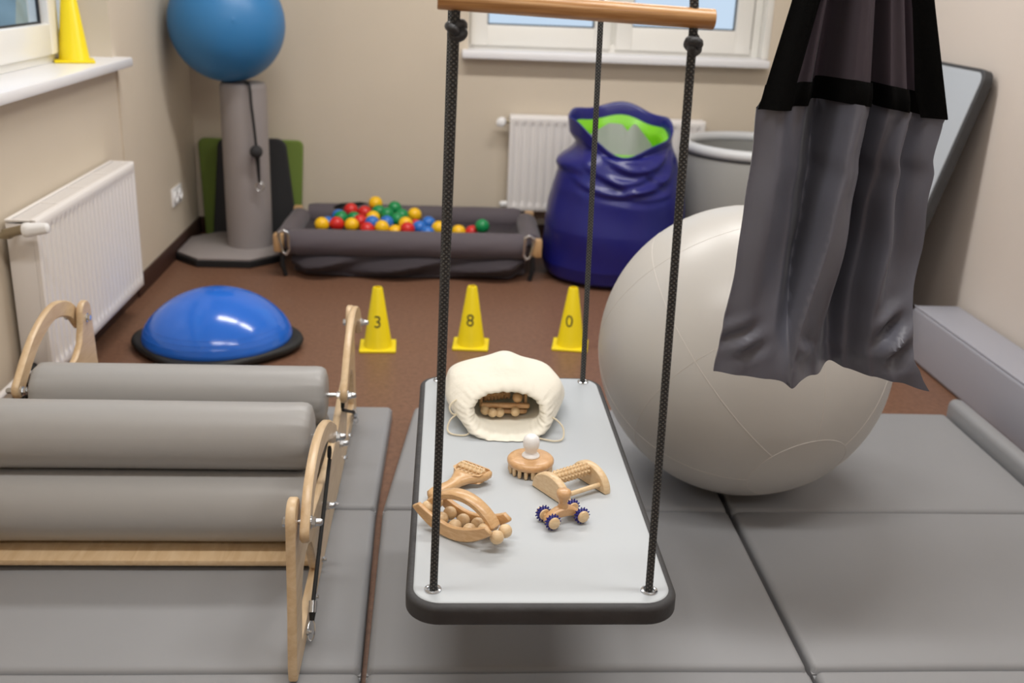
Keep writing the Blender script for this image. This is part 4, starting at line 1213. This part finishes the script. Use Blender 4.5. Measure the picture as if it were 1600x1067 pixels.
# fork roller lying with its handle towards the arch massager
t = thing('fork_roller', 'wooden fan-shaped hand roller lying beside the left front rope', 'massage roller', (.03, 1.765, ZT), radians(50))
bm = NB()
prof = [(-.072, .010), (-.070, .0135), (-.060, .0145), (-.040, .0125), (-.020, .0115), (0, .014), (.015, .021), (.028, .031), (.040, .0375), (.050, .039)]
top_ = [(u, w) for u, w in prof]
headarc = [(.050 + .015 * sin(a_ * pi / 2), .039 - .006 * (1 - cos(a_ * pi / 2))) for a_ in (.3, .6, .8, 1)]
ol = [(u, w) for u, w in top_] + headarc + [(u, -w) for u, w in reversed(headarc)] + [(u, -w) for u, w in reversed(top_)] + [(-.077, -.006), (-.079, 0), (-.077, .006)]
slot = [(.030, -.029), (.0585, -.029), (.0595, -.027), (.0595, .027), (.0585, .029), (.030, .029), (.029, .027), (.029, -.027)]
def fork_map(u, v, s): return V((u, v, .004 + s + .0060 * smooth((u + .03) / .06) - .0035 * (1 - smooth((u + .08) / .03)) + .004 * smooth((-u - .0) / .07)))
prism(bm, ol, fork_map, 0, .017, holes=(slot,), bev=.0045)
obj('forked_handle', bm, M['toy'], t, local=True, sharp=60)
bm = NB(); ridged(bm, (.0445, -.0285, .0205), (.0445, .0285, .0205), .0140, 8, .0092, tooth=.34); obj('knobbed_roller', bm, M['toy_pale'], t, local=True)

# arch massager: two crescent cheeks, a bowed grip and rows of beads
t = thing('arch_massager', 'wooden massager with bowed grip and rows of beads at the platform left', 'massage tool', (.037, 1.602, ZT), radians(-36))
def cheek(tt, th_):
    lo, hi = [], []
    K = 26; Ls = .083
    for i in range(K + 1):
        s = -1 + 2 * i / K
        zb = .0015 + .036 * abs(s) ** 2.0
        zt = .027 + .030 * abs(s) ** 1.7 - .018 * smooth((abs(s) - .86) / .14)
        zt = max(zt, zb + .004)
        lo.append((s * Ls, zb)); hi.append((s * Ls, zt))
    bm = NB(); prism(bm, lo + list(reversed(hi)), lambda u, v, s_: V((u, s_, v)), tt, tt + th_, bev=.002)
    return obj('cheek', bm, M['toy'], t, local=True, sharp=45)
cheek(-.034, .009); cheek(.025, .009)
ou, inn = [], []
for i in range(25):
    s = -1 + 2 * i / 24
    zo = .038 + .042 * (1 - s * s) ** .8 if abs(s) < 1 else .038
    zi = .030 + .036 * max(0, 1 - (s / .93) ** 2) ** .8
    ou.append((s * .074, zo)); inn.append((s * .069, zi))
bm = NB(); prism(bm, ou + list(reversed(inn)), lambda u, v, s_: V((u, s_, v)), -.013, .013, bev=.0035); obj('bowed_grip', bm, M['toy'], t, local=True, sharp=45)
for s in (-.064, -.034, -.005, .026, .057):
    zc = .0165 + .030 * abs(s / .083) ** 2
    bm = NB(); cyl(bm, (s, -.031, zc), (s, .031, zc), .0028, 12); ax = obj('axle', bm, M['toy_pale'], t, local=True)
    for w in (-.0125, .0125):
        bm = NB(); ball(bm, (s, w, zc), .0122, 28, 18); obj('bead', bm, M['toy_pale'], ax, local=True)
bm = NB()
for w in (-.0125, .0125): ball(bm, (.080, w, .0135 + .022), .0118, 28, 18)
bm.free()
for w in (-.014, .012):
    bm = NB(); ball(bm, (.0835, w, .026), .0122, 28, 18); obj('bead', bm, M['toy_pale'], t, local=True)

# half-moon foot roller
t = thing('foot_roller', 'wooden foot roller with two half moon ends and a knobbed drum', 'massage roller', (.2495, 1.765, ZT), radians(32.5))
def halfmoon(x0, x1):
    ol = [(-.052, .0005), (.052, .0005), (.0525, .004)] + [(.0525 * cos(a_), .004 + .041 * sin(a_)) for a_ in [pi * k / 22 for k in range(1, 22)]] + [(-.0525, .004)]
    bm = NB(); prism(bm, ol, lambda u, v, s: V((s, u, v)), x0, x1, bev=.003); return obj('end_plate', bm, M['toy_pale'], t, local=True, sharp=45)
halfmoon(-.056, -.040); halfmoon(.040, .056)
bm = NB(); ridged(bm, (-.0395, .004, .0335), (.0395, .004, .0335), .0145, 9, .0080, tooth=.32); obj('knobbed_drum', bm, M['toy_pale'], t, local=True)
bm = NB(); cyl(bm, (-.0405, -.034, .0145), (.0405, -.034, .0145), .0048, 16); obj('rod', bm, M['toy_pale'], t, local=True)

# little massage car
t = thing('massage_car', 'small wooden massage car with knob and four spiky navy wheels', 'massage tool', (.2195, 1.641, ZT), radians(24))
bm = NB()
ou = [(s * .036, .0155 + .017 * (1 - s * s)) for s in [-1 + i / 8 for i in range(17)]]
inn = [(s * .036, .0075 + .006 * (1 - s * s)) for s in [-1 + i / 8 for i in range(17)]]
prism(bm, ou + list(reversed(inn)), lambda u, v, s: V((u, s, v)), -.0095, .0095, bev=.003); obj('arched_body', bm, M['toy_warm'], t, local=True, sharp=45)
bm = NB(); lathe(bm, [(0, .031), (.0095, .031), (.0098, .034), (.0080, .037), (.0075, .041), (.0095, .047), (.0128, .053), (.0138, .058), (.0125, .063), (.008, .0655), (.0, .0662)], (0, 0, 0), 32)
obj('knob', bm, M['toy_warm'], t, local=True, sharp=80)
for s in (-.030, .030):
    bm = NB(); cyl(bm, (s, -.021, .0155), (s, .021, .0155), .0035, 12); ax = obj('axle', bm, M['toy_pale'], t, local=True)
    for w in (-1, 1):
        bm = NB(); lathe(bm, [(0, 0), (.0095, 0), (.0105, .0015), (.0105, .0035), (.0070, .0045), (.0070, .0085), (.0105, .0095), (.0112, .011), (.0105, .015), (.0085, .0165), (0, .0168)], (s, w * .0105, .0155), 28, axis=(0, w, 0))
        wh = obj('wheel', bm, M['toy_pale'], t, local=True)
        bm = NB(); nn = 14
        c = V((s, w * .0173, .0155))
        rings = []
        for q, hh_ in ((-.0048, .0085), (-.0044, .0115), (0, .0120), (.0044, .0115), (.0048, .0085)):
            rings.append([c + V((hh_ * cos(2 * pi * j / 42), q * w, hh_ * sin(2 * pi * j / 42))) for j in range(42)])
        loft(bm, rings)
        for row, off in ((-.0026, 0), (.0026, .5)):
            for j in range(nn):
                a_ = 2 * pi * (j + off) / nn
                dv = V((cos(a_), 0, sin(a_)))
                cyl(bm, c + V((0, row, 0)) + dv * .011, c + V((0, row, 0)) + dv * .0152, .0017, 6, 0, .0010)
        obj('spiky_tire', bm, M['navy_rubber'], wh, local=True)

# ------------------------------------------------------------------ light
w = bpy.data.worlds.new('overcast_sky'); scene.world = w; w.use_nodes = True
bg = w.node_tree.nodes['Background']
tc = w.node_tree.nodes.new('ShaderNodeTexCoord'); sp = w.node_tree.nodes.new('ShaderNodeSeparateXYZ'); rp_ = w.node_tree.nodes.new('ShaderNodeValToRGB')
w.node_tree.links.new(tc.outputs['Generated'], sp.inputs[0]); w.node_tree.links.new(sp.outputs['Z'], rp_.inputs['Fac'])
rp_.color_ramp.elements[0].color = (*rgb(214, 230, 250), 1); rp_.color_ramp.elements[1].color = (*rgb(176, 208, 246), 1)
w.node_tree.links.new(rp_.outputs['Color'], bg.inputs['Color'])
bg.inputs['Strength'].default_value = 1.0

def area(name, loc, sx, sy, power, col, rot=(0, 0, 0)):
    l = bpy.data.lights.new(name, 'AREA'); l.shape = 'RECTANGLE'; l.size = sx; l.size_y = sy; l.energy = power; l.color = col
    o = bpy.data.objects.new(name, l); COL.objects.link(o); o.location = loc; o.rotation_euler = rot
    return o
WARM = (1.0, .975, .94)
for y, p in ((-.9, 11), (1.35, 20), (3.75, 26)):
    for x in (-.28, .95):
        area('ceiling_luminaire', (x, y, 2.72), 1.05, .22, p, WARM)

# ------------------------------------------------------------------ camera
def cam_matrix(yaw, pitch, roll, loc):
    cy, sy = cos(yaw), sin(yaw)
    f = V((sy * cos(pitch), cy * cos(pitch), -sin(pitch)))
    r = V((cy, -sy, 0)); d_ = f.cross(r)
    c, s = cos(roll), sin(roll)
    R1, D1 = c * r + s * d_, -s * r + c * d_
    return Matrix(((R1.x, -D1.x, -f.x, loc[0]), (R1.y, -D1.y, -f.y, loc[1]), (R1.z, -D1.z, -f.z, loc[2]), (0, 0, 0, 1)))
cd = bpy.data.cameras.new('camera'); cam = bpy.data.objects.new('camera', cd); COL.objects.link(cam)
cam.matrix_world = cam_matrix(radians(4.03), radians(19.6), radians(-2.32), (0, 0, 1.35))
cd.sensor_fit = 'HORIZONTAL'; cd.sensor_width = 36; cd.lens = 1616.6 / 1600 * 36
cd.clip_start = .05
cd.dof.use_dof = True; cd.dof.focus_distance = 1.85; cd.dof.aperture_fstop = 4.0
scene.camera = cam
vs = scene.view_settings
vs.view_transform = 'Standard'; vs.look = 'None'; vs.gamma = 1; vs.use_curve_mapping = False
vs.exposure = 0.0
